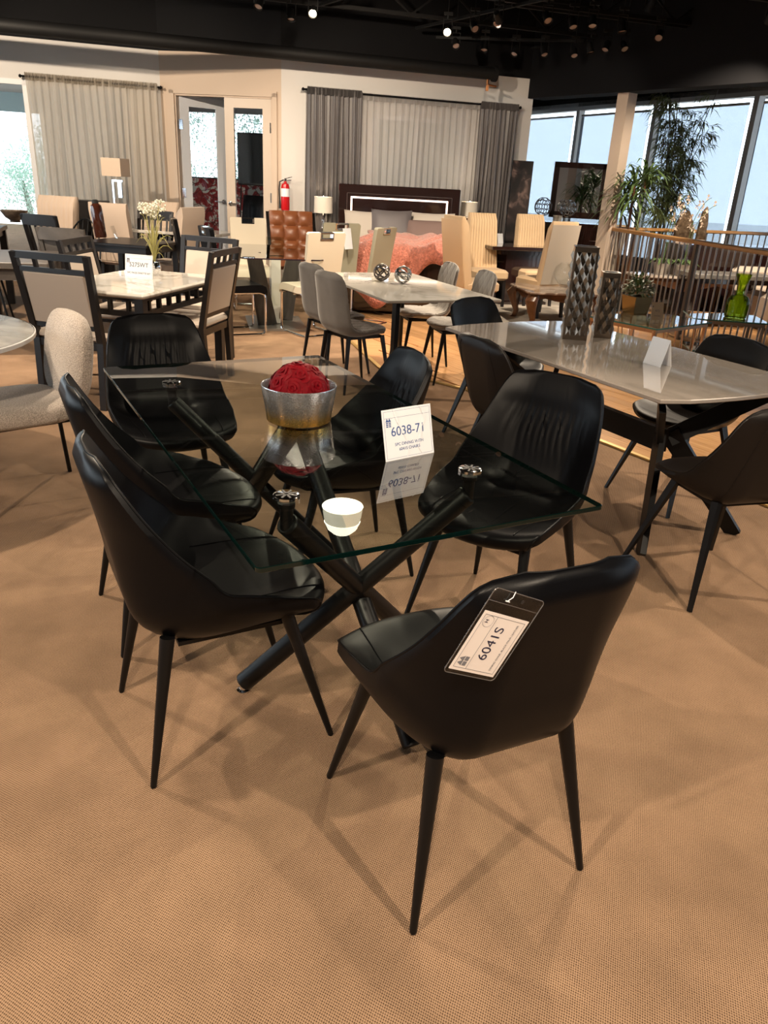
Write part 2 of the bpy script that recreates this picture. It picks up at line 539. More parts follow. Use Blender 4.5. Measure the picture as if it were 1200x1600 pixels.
# roof overhang of the building outside the left window
b_ = B(); b_.box((LWL - 4.0, 2.9, 2.70), (9.0, 5.4, .10)); b_.mat(1).box((LWL - 4.0, 5.5, 2.50), (9.0, .08, .34))
o = struct(b_.obj('trim_14', [mat('soffit_white', (.62, .64, .64), .8), mat('teal_fascia', (.55, .72, .76), .7)], smooth=False)); o.matrix_world = M_LW
# ================================================================== upholstered shell chairs
def shell(rows, ns=46, nt=41, pleat=0.0, seam_z=None, tuft=0.0, flare=1.8, t0=.40, bow=.085):
    """rows: (y, z, half width, wing, thickness) from the front lip over the seat and up the back.
    returns inner grid, outer grid"""
    S = spline(rows, ns)
    arc = np.concatenate([[0], np.cumsum(np.linalg.norm(np.diff(S[:, :2], axis=0), axis=1))]); arc /= arc[-1]
    a0, a1 = .12, .92
    inn, out = [], []
    for i in range(ns):
        y, z, wd, wg, th = S[i]
        a, c = S[max(i-1, 0)], S[min(i+1, ns-1)]
        T = np.array([c[0]-a[0], c[1]-a[1]]); T /= np.linalg.norm(T) + 1e-9
        Nn = np.array([T[1], -T[0]])
        g = min(1, max(0, (arc[i] - a0) / (a1 - a0))); g = g*g*(3 - 2*g)
        D = np.array([math.sin(g*PI/2), math.cos(g*PI/2)])      # wings rise up on the seat, reach forward on the back
        ri, ro = [], []
        for j in range(nt):
            t = -1 + 2*j/(nt-1)
            at_ = abs(t)
            f = (max(0, at_ - t0) / (1 - t0)) ** flare
            d = wg * f
            q = 0.0
            if pleat and z > .50 and y < .0:
                e = math.exp(-((z - (seam_z - .06)) / .085) ** 2) * max(0, 1 - (at_/.80) ** 4)
                q += pleat * e * (math.sin(t*52 + 1.6*math.sin(z*26) + 2*math.sin(t*5)) * .55 + .45*math.sin(t*83 + 2 + z*22))
                if z > seam_z: q *= .45
                q -= .006 * math.exp(-((z - seam_z)/.006) ** 2) * max(0, 1 - at_ ** 8)
                q += .006 * math.exp(-((z - seam_z - .05)/.05) ** 2) * max(0, 1 - at_ ** 6)
            if tuft:
                L_ = i / (ns - 1)
                uu, vv = (t*2.1 + L_*5.2), (t*2.1 - L_*5.2)
                q -= tuft * (math.exp(-((uu - round(uu)) / .05) ** 2) + math.exp(-((vv - round(vv)) / .05) ** 2))
            edge = 1 - .58 * at_ ** 7
            endf = min(1, i / 3.0, (ns - 1 - i) / 3.0)
            tt = th * edge * (.45 + .55 * endf)
            x = wd * t
            y0_ = y - bow * at_ ** 2.4 * max(0.0, 1 - arc[i] / .30) ** .8
            ri.append((x, y0_ + D[0]*d + Nn[0]*q, z + D[1]*d + Nn[1]*q))
            ro.append((x * (1 - .04*(1 - f)) + (.006*f*(1 if t > 0 else -1)), y0_ + D[0]*d - Nn[0]*tt, z + D[1]*d - Nn[1]*tt))
        inn.append(ri); out.append(ro)
    return inn, out

def shell_build(b_, inn, out):
    ns, nt = len(inn), len(inn[0])
    vs = [p for r_ in inn for p in r_] + [p for r_ in out for p in r_]
    o = ns*nt
    fs = []
    for i in range(ns - 1):
        for j in range(nt - 1):
            a = i*nt + j
            fs.append((a, a+1, a+nt+1, a+nt)); fs.append((o+a, o+a+nt, o+a+nt+1, o+a+1))
    for i in range(ns - 1):
        for j in (0, nt-1):
            a = i*nt + j; fs.append((a, a+nt, o+a+nt, o+a))
    for j in range(nt - 1):
        for i in (0, ns-1):
            a = i*nt + j; fs.append((a, a+1, o+a+1, o+a))
    return b_.add(vs, fs)

def rim_path(inn, out, k=.5):
    ns, nt = len(inn), len(inn[0])
    mid = lambda i, j: tuple(np.array(inn[i][j])*(1-k) + np.array(out[i][j])*k)
    p = [mid(i, 0) for i in range(0, ns)] + [mid(ns-1, j) for j in range(1, nt)] + [mid(i, nt-1) for i in range(ns-2, -1, -1)] + [mid(0, j) for j in range(nt-2, 0, -1)]
    return p

ROWS_A = [(.238, .398, .160, .0, .015), (.268, .408, .190, .0, .028), (.287, .430, .210, .0, .045), (.284, .455, .222, .002, .058), (.252, .472, .234, .008, .070), (.175, .475, .244, .024, .080), (.08, .468, .253, .052, .088),
          (-.03, .458, .258, .092, .092), (-.12, .456, .258, .128, .090), (-.175, .478, .256, .146, .080), (-.208, .535, .251, .140, .064),
          (-.230, .605, .244, .112, .052), (-.252, .685, .229, .078, .044), (-.274, .765, .211, .048, .04), (-.292, .83, .190, .028, .037), (-.302, .862, .170, .02, .033), (-.309, .878, .138, .016, .026), (-.311, .884, .09, .012, .02)]

def round_leg(top, foot, r0, r1):
    b_ = B(); b_.tube([top, foot], [r0, r1], 14)
    b_.tube([foot, (foot[0], foot[1], foot[2] - .004)], [r1*.9, r1*.8], 12)
    return b_

def make_chair_A(label):
    t = thing('dining_chair', label, 'chair', group='black leather chairs around the glass table')
    inn, out = shell(ROWS_A, 60, 61, pleat=.0042, seam_z=.762)
    s_ = shell_build(B(), inn, out).obj('seat_shell', M_leather, t, angle=60)
    B().tube(rim_path(inn, out, .12), .0032, 6, closed=True).obj('piping', M_leather, s_)
    # welt across the seat
    ns, nt = len(inn), len(inn[0])
    for j in (9, nt-10):
        path = [tuple(np.array(inn[i][j]) + [0, 0, .0012]) for i in range(8, 26)]
        B().tube(path, .0016, 5).obj('seam', M_leather, s_)
    b_ = B(); b_.box((0, 0, .372), (.30, .30, .012)); b_.obj('under_frame', M_blackmetal, t)
    for sx in (-1, 1):
        for sy in (-1, 1):
            round_leg((sx*.165, sy*.160 - .02, .41), (sx*.225, sy*.255, .004), .0195, .0085).obj('leg', M_blackmetal, t)
    return t

GA = 'black leather chairs around the glass table'
c1 = make_chair_A('black leather chair nearest the camera, plastic price tag on its back')
def place(root, a, b, rot): root.location = TL(a, b); root.rotation_euler = (0, 0, rot)
place(c1, -1.055, -.012, ROT_U - R(3))
def ch(label, a, b, rot): return dup(c1, TL(a, b), rot, label, GA)
c2 = ch('black leather chair on the left long side, nearest the table corner, seen from behind', -.405, -.405, ROT_U - R(90))
c3 = ch('black leather chair tucked behind the nearest left chair, its seat under the glass', .235, -.365, ROT_U - R(90))
c4 = ch('black leather chair at the far head of the glass table, pleated back facing us', 1.10, -.17, ROT_U + R(180))
c5 = ch('black leather chair on the far right side, behind the rose bowl and price sign', .40, .34, ROT_U + R(82))
c6 = ch('black leather chair with pleated back under the right glass corner', -.255, .685, ROT_U + R(115))

# ------------------------------------------------------------------ glass table
GT = thing('glass_dining_table', 'rectangular clear glass dining table on crossed black tube legs', 'table', TC, ROT_U)
# local: x across (+V), y along (+U)
GLL, GLW, GLZ, GLT = 1.87, .936, .747, .013
def rounded_rect(lx, ly, r, n=5):
    pts = []
    for cx, cy, a0 in ((lx/2 - r, ly/2 - r, 0), (-lx/2 + r, ly/2 - r, 90), (-lx/2 + r, -ly/2 + r, 180), (lx/2 - r, -ly/2 + r, 270)):
        for k in range(n + 1):
            a = R(a0 + 90*k/n); pts.append((cx + r*math.cos(a), cy + r*math.sin(a)))
    return pts
def slab(b_, poly, z0, z1, bev=.0015, faces=0, edge=1):
    n = len(poly)
    cx = sum(p[0] for p in poly)/n; cy = sum(p[1] for p in poly)/n
    def ins(d):
        return [(x - d*(1 if x > cx else -1), y - d*(1 if y > cy else -1)) for x, y in poly]
    a = ins(bev)
    rings = [[(x, y, z0) for x, y in a], [(x, y, z0 + bev) for x, y in poly], [(x, y, z1 - bev) for x, y in poly], [(x, y, z1) for x, y in a]]
    b_.mat(edge).loft(rings, True)
    b_.mi[-1] = b_.mi[-2] = faces
    b_.mat(0)
    return b_
slab(B(), rounded_rect(GLW, GLL, .012), GLZ, GLZ + GLT).obj('tabletop', [M_tabletop, M_glassedge], GT, smooth=False)
TUBE_R = .030
def table_tube(a, b_, name='leg'):
    a, b_ = Vector(a), Vector(b_)
    d = (b_ - a).normalized()
    q = B(); q.tube([a, a + d*.004, b_ - d*.004, b_], [TUBE_R*.9, TUBE_R, TUBE_R, TUBE_R*.9], 24)
    return q.obj(name, M_blackmetal, GT)
pads = []
for sy in (1, -1):
    for sx in (1, -1):
        top = Vector((sx*.275, sy*.60, .690)); ft = Vector((-sx*.315, sy*.325 , .030))
        lg = table_tube(top, ft)
        q = B(); q.lathe([(0, 0), (.020, 0), (.021, .006), (.012, .010), (.011, .03), (0, .03)], 16, c=(ft.x, ft.y, 0)); q.obj('foot_glide', M_chrome, lg)
        q = B(); q.tube([(top.x, top.y, .675), (top.x, top.y, .742)], .017, 16); q.obj('pad_stem', M_blackmetal, lg)
        q = B(); q.lathe([(0, .736), (.022, .736), (.022, .7468), (0, .7468)], 24, c=(top.x, top.y, 0)); q.obj('pad_plate', M_blackmetal, lg)
        # disc on top of the glass with an eight-ray star cut
        z1 = GLZ + GLT
        q = B(); q.lathe([(0, z1), (.033, z1), (.034, z1 + .001), (.034, z1 + .008), (.031, z1 + .010), (0, z1 + .010)], 24, c=(top.x, top.y, 0))
        ds = q.obj('clamp_disc', M_chrome, GT)
        q = B()
        for k in range(4):
            M_ = Matrix.Translation((top.x, top.y, z1 + .0103)) @ Matrix.Rotation(PI*k/4, 4, 'Z'); q.box((0, 0, 0), (.056, .005, .0012), M_)
        q.obj('star_slot', M_darkplug, ds)
for sy in (1, -1):
    table_tube((-sy*.0, sy*.045, .72), (-sy*.03, sy*.80, .026), 'strut')
q = B(); q.lathe([(0, .735), (.030, .735), (.030, .7468), (0, .7468)], 20); q.obj('centre_pad', M_blackmetal, GT)

# ------------------------------------------------------------------ bowl of roses
def make_mercury():
    mt, N, L, b = nodes_of('mercury_glass', .12, .85)
    tc = N.new('ShaderNodeTexCoord'); sp = N.new('ShaderNodeSeparateXYZ'); L.new(tc.outputs['Object'], sp.inputs[0])
    nz = N.new('ShaderNodeTexNoise'); nz.inputs['Scale'].default_value = 240; nz.inputs['Detail'].default_value = 3
    L.new(tc.outputs['Object'], nz.inputs['Vector'])
    ma = N.new('ShaderNodeMath'); ma.operation = 'MULTIPLY_ADD'; ma.inputs[1].default_value = .065; L.new(nz.outputs['Fac'], ma.inputs[0]); L.new(sp.outputs['Z'], ma.inputs[2])
    r1 = ramp(N, [(.018, (.70, .40, .06)), (.055, (.58, .38, .12)), (.085, (.52, .49, .46)), (.14, (.66, .66, .68))]); L.new(ma.outputs[0], r1.inputs['Fac'])
    L.new(r1.outputs['Color'], b.inputs['Base Color'])
    n2 = N.new('ShaderNodeTexNoise'); n2.inputs['Scale'].default_value = 200; n2.inputs['Detail'].default_value = 4; L.new(tc.outputs['Object'], n2.inputs['Vector'])
    rr = ramp(N, [(.42, (.03, .03, .03)), (.66, (.24, .24, .24))]); L.new(n2.outputs['Fac'], rr.inputs['Fac']); L.new(rr.outputs['Color'], b.inputs['Roughness'])
    ra = ramp(N, [(.47, (.97, .97, .97)), (.64, (.50, .50, .50))]); L.new(nz.outputs['Fac'], ra.inputs['Fac']); L.new(ra.outputs['Color'], b.inputs['Alpha'])
    bp = N.new('ShaderNodeBump'); bp.inputs['Strength'].default_value = .3; bp.inputs['Distance'].default_value = .002; L.new(n2.outputs['Fac'], bp.inputs['Height']); L.new(bp.outputs['Normal'], b.inputs['Normal'])
    return mt
M_merc = make_mercury()
ZT = GLZ + GLT
bc = at(467, 656, ZT)
q = B()
q.lathe([(0, .0), (.098, .0), (.106, .005), (.112, .05), (.1235, .118), (.1225, .121), (.1195, .118), (.108, .05), (.102, .012), (0, .010)], 48)
bowl = q.obj('mercury_glass_bowl', M_merc, None, bc)
tag(bowl, 'speckled silver and gold mercury glass bowl holding the roses', 'bowl')
M_rose = mat('red_rose_petal', (.125, .001, .0045), .6, 0, .08, noise=(40, .3))
def rose_mesh():
    b_ = B()
    for k in range(12):
        a = k * 2.35
        rr = .0035 + .0029*k
        h = .027 - .0007*k - .00006*k*k
        wd = 1.9 if k < 4 else 1.15
        nu, nv = 9, 6
        vs = []
        for i in range(nv):
            tv = i/(nv-1)
            for j in range(nu):
                tu = -1 + 2*j/(nu-1)
                ang = a + tu*wd
                curl = (.0065 + .0006*k)*max(0, tv - .62)**1.5*4
                r_ = rr*(.30 + .70*math.sin(tv*PI/2)) + curl + .0012*math.sin(4*tu + k*1.7)*tv - .0015*tu*tu*tv
                z = h*math.sin(tv*PI/2)*(1 - .22*tu*tu) - curl*.55
                vs.append((r_*math.cos(ang), r_*math.sin(ang), z))
        b_.add(vs, [(i*nu+j, i*nu+j+1, (i+1)*nu+j+1, (i+1)*nu+j) for i in range(nv-1) for j in range(nu-1)])
    return b_.mesh('rose', M_rose, angle=180)
RO = thing('rose_dome', 'dome of red roses filling the mercury glass bowl', 'flowers', bc + Vector((0, 0, .012)))
q = B(); q.ico((0, 0, .076), .080, 3, (1.05, 1.05, .92)); q.obj('flower_core', mat('dark_red_core', (.10, .002, .004), .8), RO)
rm = rose_mesh()
pts = []
for zi, cnt in ((88, 1), (54, 5), (24, 8), (0, 8)):
    for k in range(cnt):
        el, az = R(zi + random.uniform(-4, 4)), 2*PI*(k + .5*(zi % 3))/cnt + random.uniform(-.12, .12)
        d = Vector((math.cos(el)*math.cos(az), math.cos(el)*math.sin(az), math.sin(el)))
        o = inst('rose', rm, RO, d*.074 + Vector((0, 0, .080)), d.to_track_quat('Z', 'Y').to_euler(), (1.2,)*3)

# ------------------------------------------------------------------ price sign on the glass table
def price_sign(name, label, p_l, p_r, ht, lean, lines, rule=True, paper=M_paper, thick=.0015, back=1.0, ink=M_ink, logo=True, curls=False):
    """tent card: p_l, p_r bottom corners of its front face; lines = (text, size, height fraction, ink)"""
    d = (p_r - p_l); wd = d.length
    rz = math.atan2(d.y, d.x)
    t = thing(name, label, 'sign', (p_l + p_r)/2, rz)
    Mf = Matrix.Rotation(R(90 - lean), 4, 'X')       # local x along, y up the card
    b_ = B(); b_.box((0, ht/2, 0), (wd, ht, thick), Mf); b_.obj('card', paper, t, smooth=False)
    if back:
        b_ = B(); Mb = Matrix.Translation((0, ht*math.sin(R(lean)), ht*math.cos(R(lean)))) @ Matrix.Rotation(R(-90 + lean), 4, 'X')
        b_.box((0, ht/2, 0), (wd*back, ht, thick), Mb); b_.obj('back_card', paper, t, smooth=False)
    z = thick/2 + .0004
    if rule:
        b_ = B(); e = .006; l = .0006
        for yy in (e, ht - e): b_.box((0, yy, z), (wd - 2*e, l, .0002), Mf)
        for xx in (-wd/2 + e, wd/2 - e): b_.box((xx, ht/2, z), (l, ht - 2*e, .0002), Mf)
        b_.box((0, ht*.83, z), (wd - 2*e, l, .0002), Mf)
        b_.obj('ruled_border', M_inkblue if ink is M_inkblue else M_inkgrey, t, smooth=False)
    if logo:
        b_ = B(); s = wd*.055; cx, cy = -wd*.385, ht*.76
        b_.add([(cx - s, cy, z), (cx - s*.45, cy + s*1.1, z), (cx, cy + s*.3, z), (cx + s*.45, cy + s*1.1, z), (cx + s, cy, z)], [(0, 1, 2, 3, 4)], Mf)
        for k in (-1, 1):
            for r_ in range(3):
                b_.box((cx + k*s*.5, cy - s*(.35 + .5*r_), z), (s*.75, s*.34, .0003), Mf)
        b_.obj('logo_print', ink, t, smooth=False)
    for tx, sz, fy, ik in lines:
        text_obj(tx, sz, ik, t, Mf @ Matrix.Translation((0, ht*fy, z)))
    if curls:
        b_ = B()
        for x0, sgn in ((-wd*.28, 1), (wd*.24, -1)):
            pth = [(x0 + sgn*wd*.30*math.sin(k/12*PI*.75) * (k/12)**.8 if sgn > 0 else x0 + wd*(.09*math.sin(k/12*PI*2)) , ht*(1 - k/12*.96), z + .004 + .002*math.sin(k)) for k in range(13)]
            b_.tube(pth, .0008, 6, True, Mf)
        b_.obj('loose_thread', mat('white_thread', (.85, .85, .88), .5), t)
    return t
sl, sr = at(603, 722, ZT), at(678, 707, ZT)
price_sign('price_sign', 'white tent price card reading 6038-71 on the glass table', sl, sr, .147, 14,
           [('6038-71', .038, .55, M_inkblue), ('5PC DINING WITH', .0125, .30, M_inkblue), ('6041S CHAIRS', .0125, .20, M_inkblue)], ink=M_inkblue, curls=True, back=.45)

# ------------------------------------------------------------------ hanging tag on the nearest chair
def chair_tag():
    # plane of the outer back of c1
    bpy.context.view_layer.update()
    Mw = c1.matrix_world
    pA = Mw @ Vector((0, -.352, .80)); pB = Mw @ Vector((0, -.335, .64))
    ax = (Mw.to_3x3() @ Vector((1, 0, 0))).normalized()
    n = ax.cross(pA - pB).normalized()
    o0 = cam.location
    def hit(px, py):
        d = Vector(tuple(_fw*F_PX + _rt*(px - 600) - _up*(py - 800)))
        return o0 + d*((pA - o0).dot(n)/d.dot(n))
    p = [hit(*q) for q in ((690, 1045), (768, 1062), (846, 939), (776, 914))]
    if n.dot(o0 - p[0]) < 0: n = -n
    bl, br, tr, tl = p
    ey = ((tl - bl) + (tr - br)).normalized()
    ex = (br - bl); ex = (ex - ey*ex.dot(ey)).normalized()
    ez = ex.cross(ey)
    w_, h_ = (br - bl).length, ((tl - bl).length + (tr - br).length)/2
    org = (bl + br)/2 + ez*.004
    t = thing('hanging_price_tag', 'clear plastic sleeve tag reading 6041S on the nearest chair back', 'tag')
    t.matrix_world = Matrix(((ex.x, ey.x, ez.x, org.x), (ex.y, ey.y, ez.y, org.y), (ex.z, ey.z, ez.z, org.z), (0, 0, 0, 1)))
    print('tag size', w_, h_)
    b_ = B(); r_ = .008
    poly = [(x, y + h_/2) for x, y in rounded_rect(w_, h_, r_)]
    b_.prism(poly, 0, .0008); b_.obj('sleeve', M_sleeve, t, smooth=False)
    b_ = B(); b_.tube([(x*.992, y, .001) for x, y in poly], .0009, 5, closed=True); b_.box((0, h_*.86, .001), (w_, .001, .0008)); b_.obj('sleeve_weld', mat('plastic_weld', (.10, .09, .085), .2), t)
    pw, ph = w_*.88, h_*.70
    b_ = B(); b_.box((0, .008 + ph/2, .0014), (pw, ph, .0006)); b_.obj('paper_card', mat('warm_paper', (.74, .66, .62), .7), t, smooth=False)
    z = .0020
    b_ = B(); y0, y1, xx = .014, .002 + ph, pw/2 - .006
    for y in (y0, y1): b_.box((0, y, z), (2*xx, .0006, .0003))
    for x in (-xx, xx, -xx + pw*.27): b_.box((x, (y0 + y1)/2, z), (.0006, y1 - y0, .0003))
    b_.obj('ruled_border', M_inkgrey, t, smooth=False)
    R90 = Matrix.Rotation(PI/2, 4, 'Z')
    text_obj('6041S', .036, M_ink, t, Matrix.Translation((.002, .008 + ph*.52, z)) @ R90, fit=ph*.56)
    text_obj('DINING CHAIR, BLACK FAUX LEATHER', .0088, M_inkgrey, t, Matrix.Translation((pw*.33, .008 + ph*.50, z)) @ R90, fit=ph*.80)
    s = .010
    b_ = B(); cx, cy = -xx + pw*.13, .028
    b_.add([(cx, cy - s, z), (cx - s*1.1, cy - s*.45, z), (cx - s*.3, cy, z), (cx - s*1.1, cy + s*.45, z), (cx, cy + s, z)], [(0, 1, 2, 3, 4)])
    for k in (-1, 1): b_.box((cx + s*.55, cy + k*s*.5, z), (s*.8, s*.85, .0003))
    b_.obj('logo_print', M_inkgrey, t, smooth=False)
    b_ = B(); cy = ph - .010; c_ = [(cx + .011*math.cos(a*PI/8), cy + .011*math.sin(a*PI/8), z) for a in range(16)]
    b_.tube(c_, .0003, 4, closed=True)
    b_.obj('round_seal', M_inkgrey, t)
    text_obj('H', .010, M_ink, t, Matrix.Translation((cx - .003, cy, z)) @ R90)
    b_ = B(); b_.lathe([(0, .0012), (.0035, .0012), (.0035, .002), (0, .002)], 14, c=(.012, h_*.93, 0)); b_.obj('punched_hole', M_darkplug, t)
    b_ = B(); b_.tube([(-w_*.18, h_*.90, .003), (-w_*.18 + .003, h_*.96, .006), (-w_*.15, h_*1.02, .004)], .0008, 6); b_.box((-w_*.18, h_*.90, .0035), (.009, .0016, .0016)); b_.obj('tag_pin', M_paper, t)
    return t
chair_tag()
# ================================================================== ceiling: joists, pipe, beam, tracks, spotlights
BWD = Vector((3.39, 1.08, 0)).normalized(); BWN = Vector((-BWD.y, BWD.x, 0))
for k, off in enumerate((1.05, 2.35, 3.7, 5.1, 6.6)):
    c0 = Vector((-1.61, 11.17, 0)) - BWN*off
    b_ = B()
    for zz in (3.30, 3.62):
        b_.bar(c0 - BWD*9 + Vector((0, 0, zz)), c0 + BWD*9 + Vector((0, 0, zz)), .05, .04)
    n_ = 40
    for j in range(n_):
        a = c0 + BWD*(-9 + 18*j/n_); c_ = c0 + BWD*(-9 + 18*(j+1)/n_)
        b_.bar(a + Vector((0, 0, 3.30 if j % 2 else 3.62)), c_ + Vector((0, 0, 3.62 if j % 2 else 3.30)), .02, .02)
    struct(b_.obj('trim_%d' % (5 + k), M_blackbeam, smooth=False))
pp = atY(770, 115, 11.55)
pc = pp - BWD*8.3
pipe = thing('sprinkler_pipe', 'black sprinkler main pipe running below the ceiling along the back wall', 'pipe', pp)
b_ = B(); b_.tube([(0, 0, .0), tuple(pc - pp)], .075, 14); b_.obj('pipe', M_blackbeam, pipe)
b_ = B(); b_.tube([(0, 0, 0), tuple(BWD*.05)], .095, 16); b_.obj('end_cap', M_blackbeam, pipe)
b_ = B(); b_.tube([(-.06, -.02, .0), (-.06, -.02, -.13)], .018, 8); b_.tube([(-.06, -.02, -.13), (.06, -.02, -.15)], .012, 8); b_.box((-.06, -.02, -.17), (.035, .035, .07)); b_.obj('drain_valve', mat('bronze', (.20, .08, .03), .35, .8), pipe)
# heavy black beam carried by the column, between showroom and window bay
beam_a = Vector((1.82, 12.3, 0)); beam_b = at(1200, 131, 2.66); beam_b.z = 0
bd = (beam_b - beam_a).normalized()
b_ = B(); b_.bar(beam_a + Vector((0, 0, 3.2)), beam_b + bd*6 + Vector((0, 0, 3.2)), .30, 1.08)
struct(b_.obj('trim_10', M_black, smooth=False))
colp = at(981, 146, 2.66); colp.z = 0
b_ = B(); b_.box((0, 0, 1.33), (.17, .17, 2.66)); o = struct(b_.obj('trim_11', M_wall, None, colp, math.atan2(bd.y, bd.x), smooth=False))

M_lampface = mat('spot_lens_unlit', (.30, .22, .20), .15)
M_lampglow = mat('spot_lens_lit', (1, .9, .7), .3, emit=((1.0, .80, .52), 40))
def spot_meshes():
    h = B(); h.lathe([(0, .07), (.028, .066), (.036, .04), (.040, -.02), (.046, -.05), (.043, -.05), (.036, -.03)], 16)
    y = B(); y.bar((-.048, 0, .0), (-.048, 0, .11), .006, .016); y.bar((.048, 0, 0), (.048, 0, .11), .006, .016); y.bar((-.05, 0, .11), (.05, 0, .11), .016, .006); y.tube([(0, 0, .11), (0, 0, .15)], .012, 8); y.box((0, 0, .162), (.10, .035, .03)); y.tube([(0, 0, .17), (0, 0, .665)], .006, 6)
    l = B(); l.lathe([(0, -.036), (.037, -.036)], 16)
    return (h.mesh('lamp_housing', M_blackbeam), y.mesh('yoke', M_blackbeam), l.mesh('lens', M_lampface), l.mesh('lens_lit', M_lampglow))
SM = spot_meshes()
def spotlight(loc, aim, label, lit=False, energy=0, group=None, angle=70, col=(1, .74, .46), blend=.6, size=.05):
    t = thing('track_spotlight', label, 'spotlight', loc, 0, group)
    d = (Vector(aim) - Vector(loc)).normalized()
    e = (-d).to_track_quat('Z', 'Y').to_euler()
    h = inst('lamp_housing', SM[0], t, rot=e)
    inst('lens', SM[3] if lit else SM[2], h)
    inst('yoke', SM[1], t)
    if energy:
        ld = bpy.data.lights.new('lamp_light', 'SPOT'); ld.energy = energy; ld.spot_size = R(angle); ld.spot_blend = blend; ld.color = col; ld.shadow_soft_size = size
        lo = bpy.data.objects.new('lamp_light', ld); link(lo, t)
        lo.rotation_euler = d.to_track_quat('-Z', 'Y').to_euler()
        lo.location = d*.06
    return t
GS = 'black track spotlights under the ceiling'
LZ = 3.08
heads = [(741, 42), (778, 33), (712, 68), (757, 73), (405, 5), (455, 24), (855, 28), (895, 37), (926, 35), (972, 42), (805, 80), (850, 81), (897, 83), (922, 76), (947, 73), (975, 73)]
ORD = ['first', 'second', 'third', 'fourth', 'fifth', 'sixth', 'seventh', 'eighth', 'ninth', 'tenth', 'eleventh', 'twelfth', 'thirteenth', 'fourteenth', 'fifteenth', 'sixteenth']
for k_, (px, py) in enumerate(sorted(heads)):
    p = at(px, py, LZ)
    spotlight(p, p + Vector((random.uniform(-.8, .8), random.uniform(-2.4, -.4), -2)), '%s unlit black track spotlight from the left under the dark ceiling' % ORD[k_], group=GS)
WARM = (1, .82, .62)
p = at(699, 48, LZ); spotlight(p, (.2, 5.4, .4), 'glowing track spotlight in the middle of the dark ceiling', True, 380, angle=66, col=WARM)
p = at(489, 18, LZ); spotlight(p, (-.9, 6.0, .5), 'glowing track spotlight above the grey curtain, left of the other lit one', True, 380, angle=66, col=WARM)
p = at(1030, 56, LZ); spotlight(p, (1.6, 7, .5), 'faintly lit track spotlight at the corner of the track, above the tall plant', False, 300, angle=60, col=WARM)
# track spotlights: some read off floor shadows, others added to brighten dim areas
near = [((-1.9, -.5, 3.1), (-.6, 2.0, 0), 420), ((1.9, -.3, 3.1), (.5, 1.5, 0), 400), ((-2.6, 3.2, 3.1), (-1.4, 2.2, 0), 280), ((.9, 3.6, 3.1), (.2, 2.1, .3), 200),
        ((-.2, -1.2, 3.1), (.2, .9, 0), 330), ((3.6, 3.0, 3.1), (1.9, 3.4, 0), 300), ((-1.2, 4.9, 3.1), (-1.7, 5.6, .5), 330), ((-3.6, 5.6, 3.1), (-3.0, 7.0, .5), 620), ((2.9, 6.2, 3.1), (1.3, 5.0, .6), 380), ((-2.4, 7.2, 3.1), (-2.2, 11.2, 1.2), 250), ((-.6, 7.8, 3.1), (-.2, 11.4, 1.5), 330), ((-4.6, 7.4, 3.1), (-4.0, 10.9, 1.6), 560), ((.9, 7.2, 3.1), (-.6, 7.6, .3), 460), ((2.2, 8.4, 3.1), (1.6, 9.4, .4), 420), ((.9, 9.3, 3.1), (2.4, 12.2, 1.3), 420), ((-.9, 6.2, 3.1), (-.6, 9.4, .5), 400), ((-2.0, 2.9, 3.1), (-2.15, 4.9, .6), 300), ((3.4, 8.6, 3.1), (3.4, 10.8, .8), 420), ((4.8, 9.6, 3.1), (4.2, 10.8, .4), 360)]
GN = 'track spotlights on the nearer tracks'
for a, b_, e in near:
    spotlight(a, b_, 'black track spotlight above the tables, of a set partly added to brighten dim areas', a[1] < 5.5, e, GN, 66 if a[1] < 4 else 76, WARM, .4 if a[1] < 4 else .6, .032)
# tracks
def track(name, pts, label):
    b_ = B()
    for a, c in zip(pts[:-1], pts[1:]): b_.bar(a, c, .035, .03)
    o = b_.obj(name, M_blackbeam, smooth=False); return tag(o, label, 'light track')
z_ = LZ + .19
P_ = lambda x, y: at(x, y, z_)
track('light_track', [P_(650, 44), P_(790, 12), P_(880, -8)], 'black light track carrying the glowing spotlight in the ceiling middle')
track('light_track', [P_(800, 8), P_(1077, 43), P_(880, 70), P_(800, 78)], 'angular black light track loop near the right end of the ceiling')
track('light_track', [P_(660, 58), P_(800, 62), P_(912, 64)], 'short black light track running across the ceiling below the loop')
track('light_track', [P_(395, -4), P_(500, 8), P_(560, -12)], 'black light track carrying the left glowing spotlight')
# glass pendant high above, mirrored in the table top
pl = Vector((-.382, 6.50, 2.78))
pen = thing('pendant_lamp', 'lit clear glass bell pendant whose reflection shines in the table', 'lamp', pl)
b_ = B(); b_.lathe([(.178, 0), (.185, .004), (.180, .06), (.165, .15), (.135, .22), (.085, .265), (.03, .28)], 40)
sh_ = b_.obj('glass_shade', mat('glowing_glass', (.9, .9, .85), .2, emit=((1, .93, .66), 1.9)), pen)
b_ = B(); b_.tube([(.183*math.cos(k*PI/24), .183*math.sin(k*PI/24), .002) for k in range(48)], .007, 6, closed=True); b_.obj('glass_rim', mat('bright_glass_rim', (1, 1, .9), .2, emit=((1, .95, .75), 9)), sh_)
b_ = B(); b_.lathe([(.168, .151), (.138, .222), (.088, .268), (.03, .284)], 40); b_.obj('lit_crown', mat('bright_glass_crown', (1, 1, .9), .2, emit=((1, .94, .70), 6)), sh_)
b_ = B(); b_.ico((0, 0, .17), .05, 2); b_.obj('bulb', mat('bulb_glow', (1, 1, 1), .3, emit=((1, .9, .65), 90)), pen)
b_ = B(); b_.tube([(0, 0, .27), (0, 0, CEIL - 2.78)], .006, 6); b_.lathe([(.0, .26), (.035, .26), (.03, .31), (0, .31)], 16); b_.obj('cord', M_black, pen)
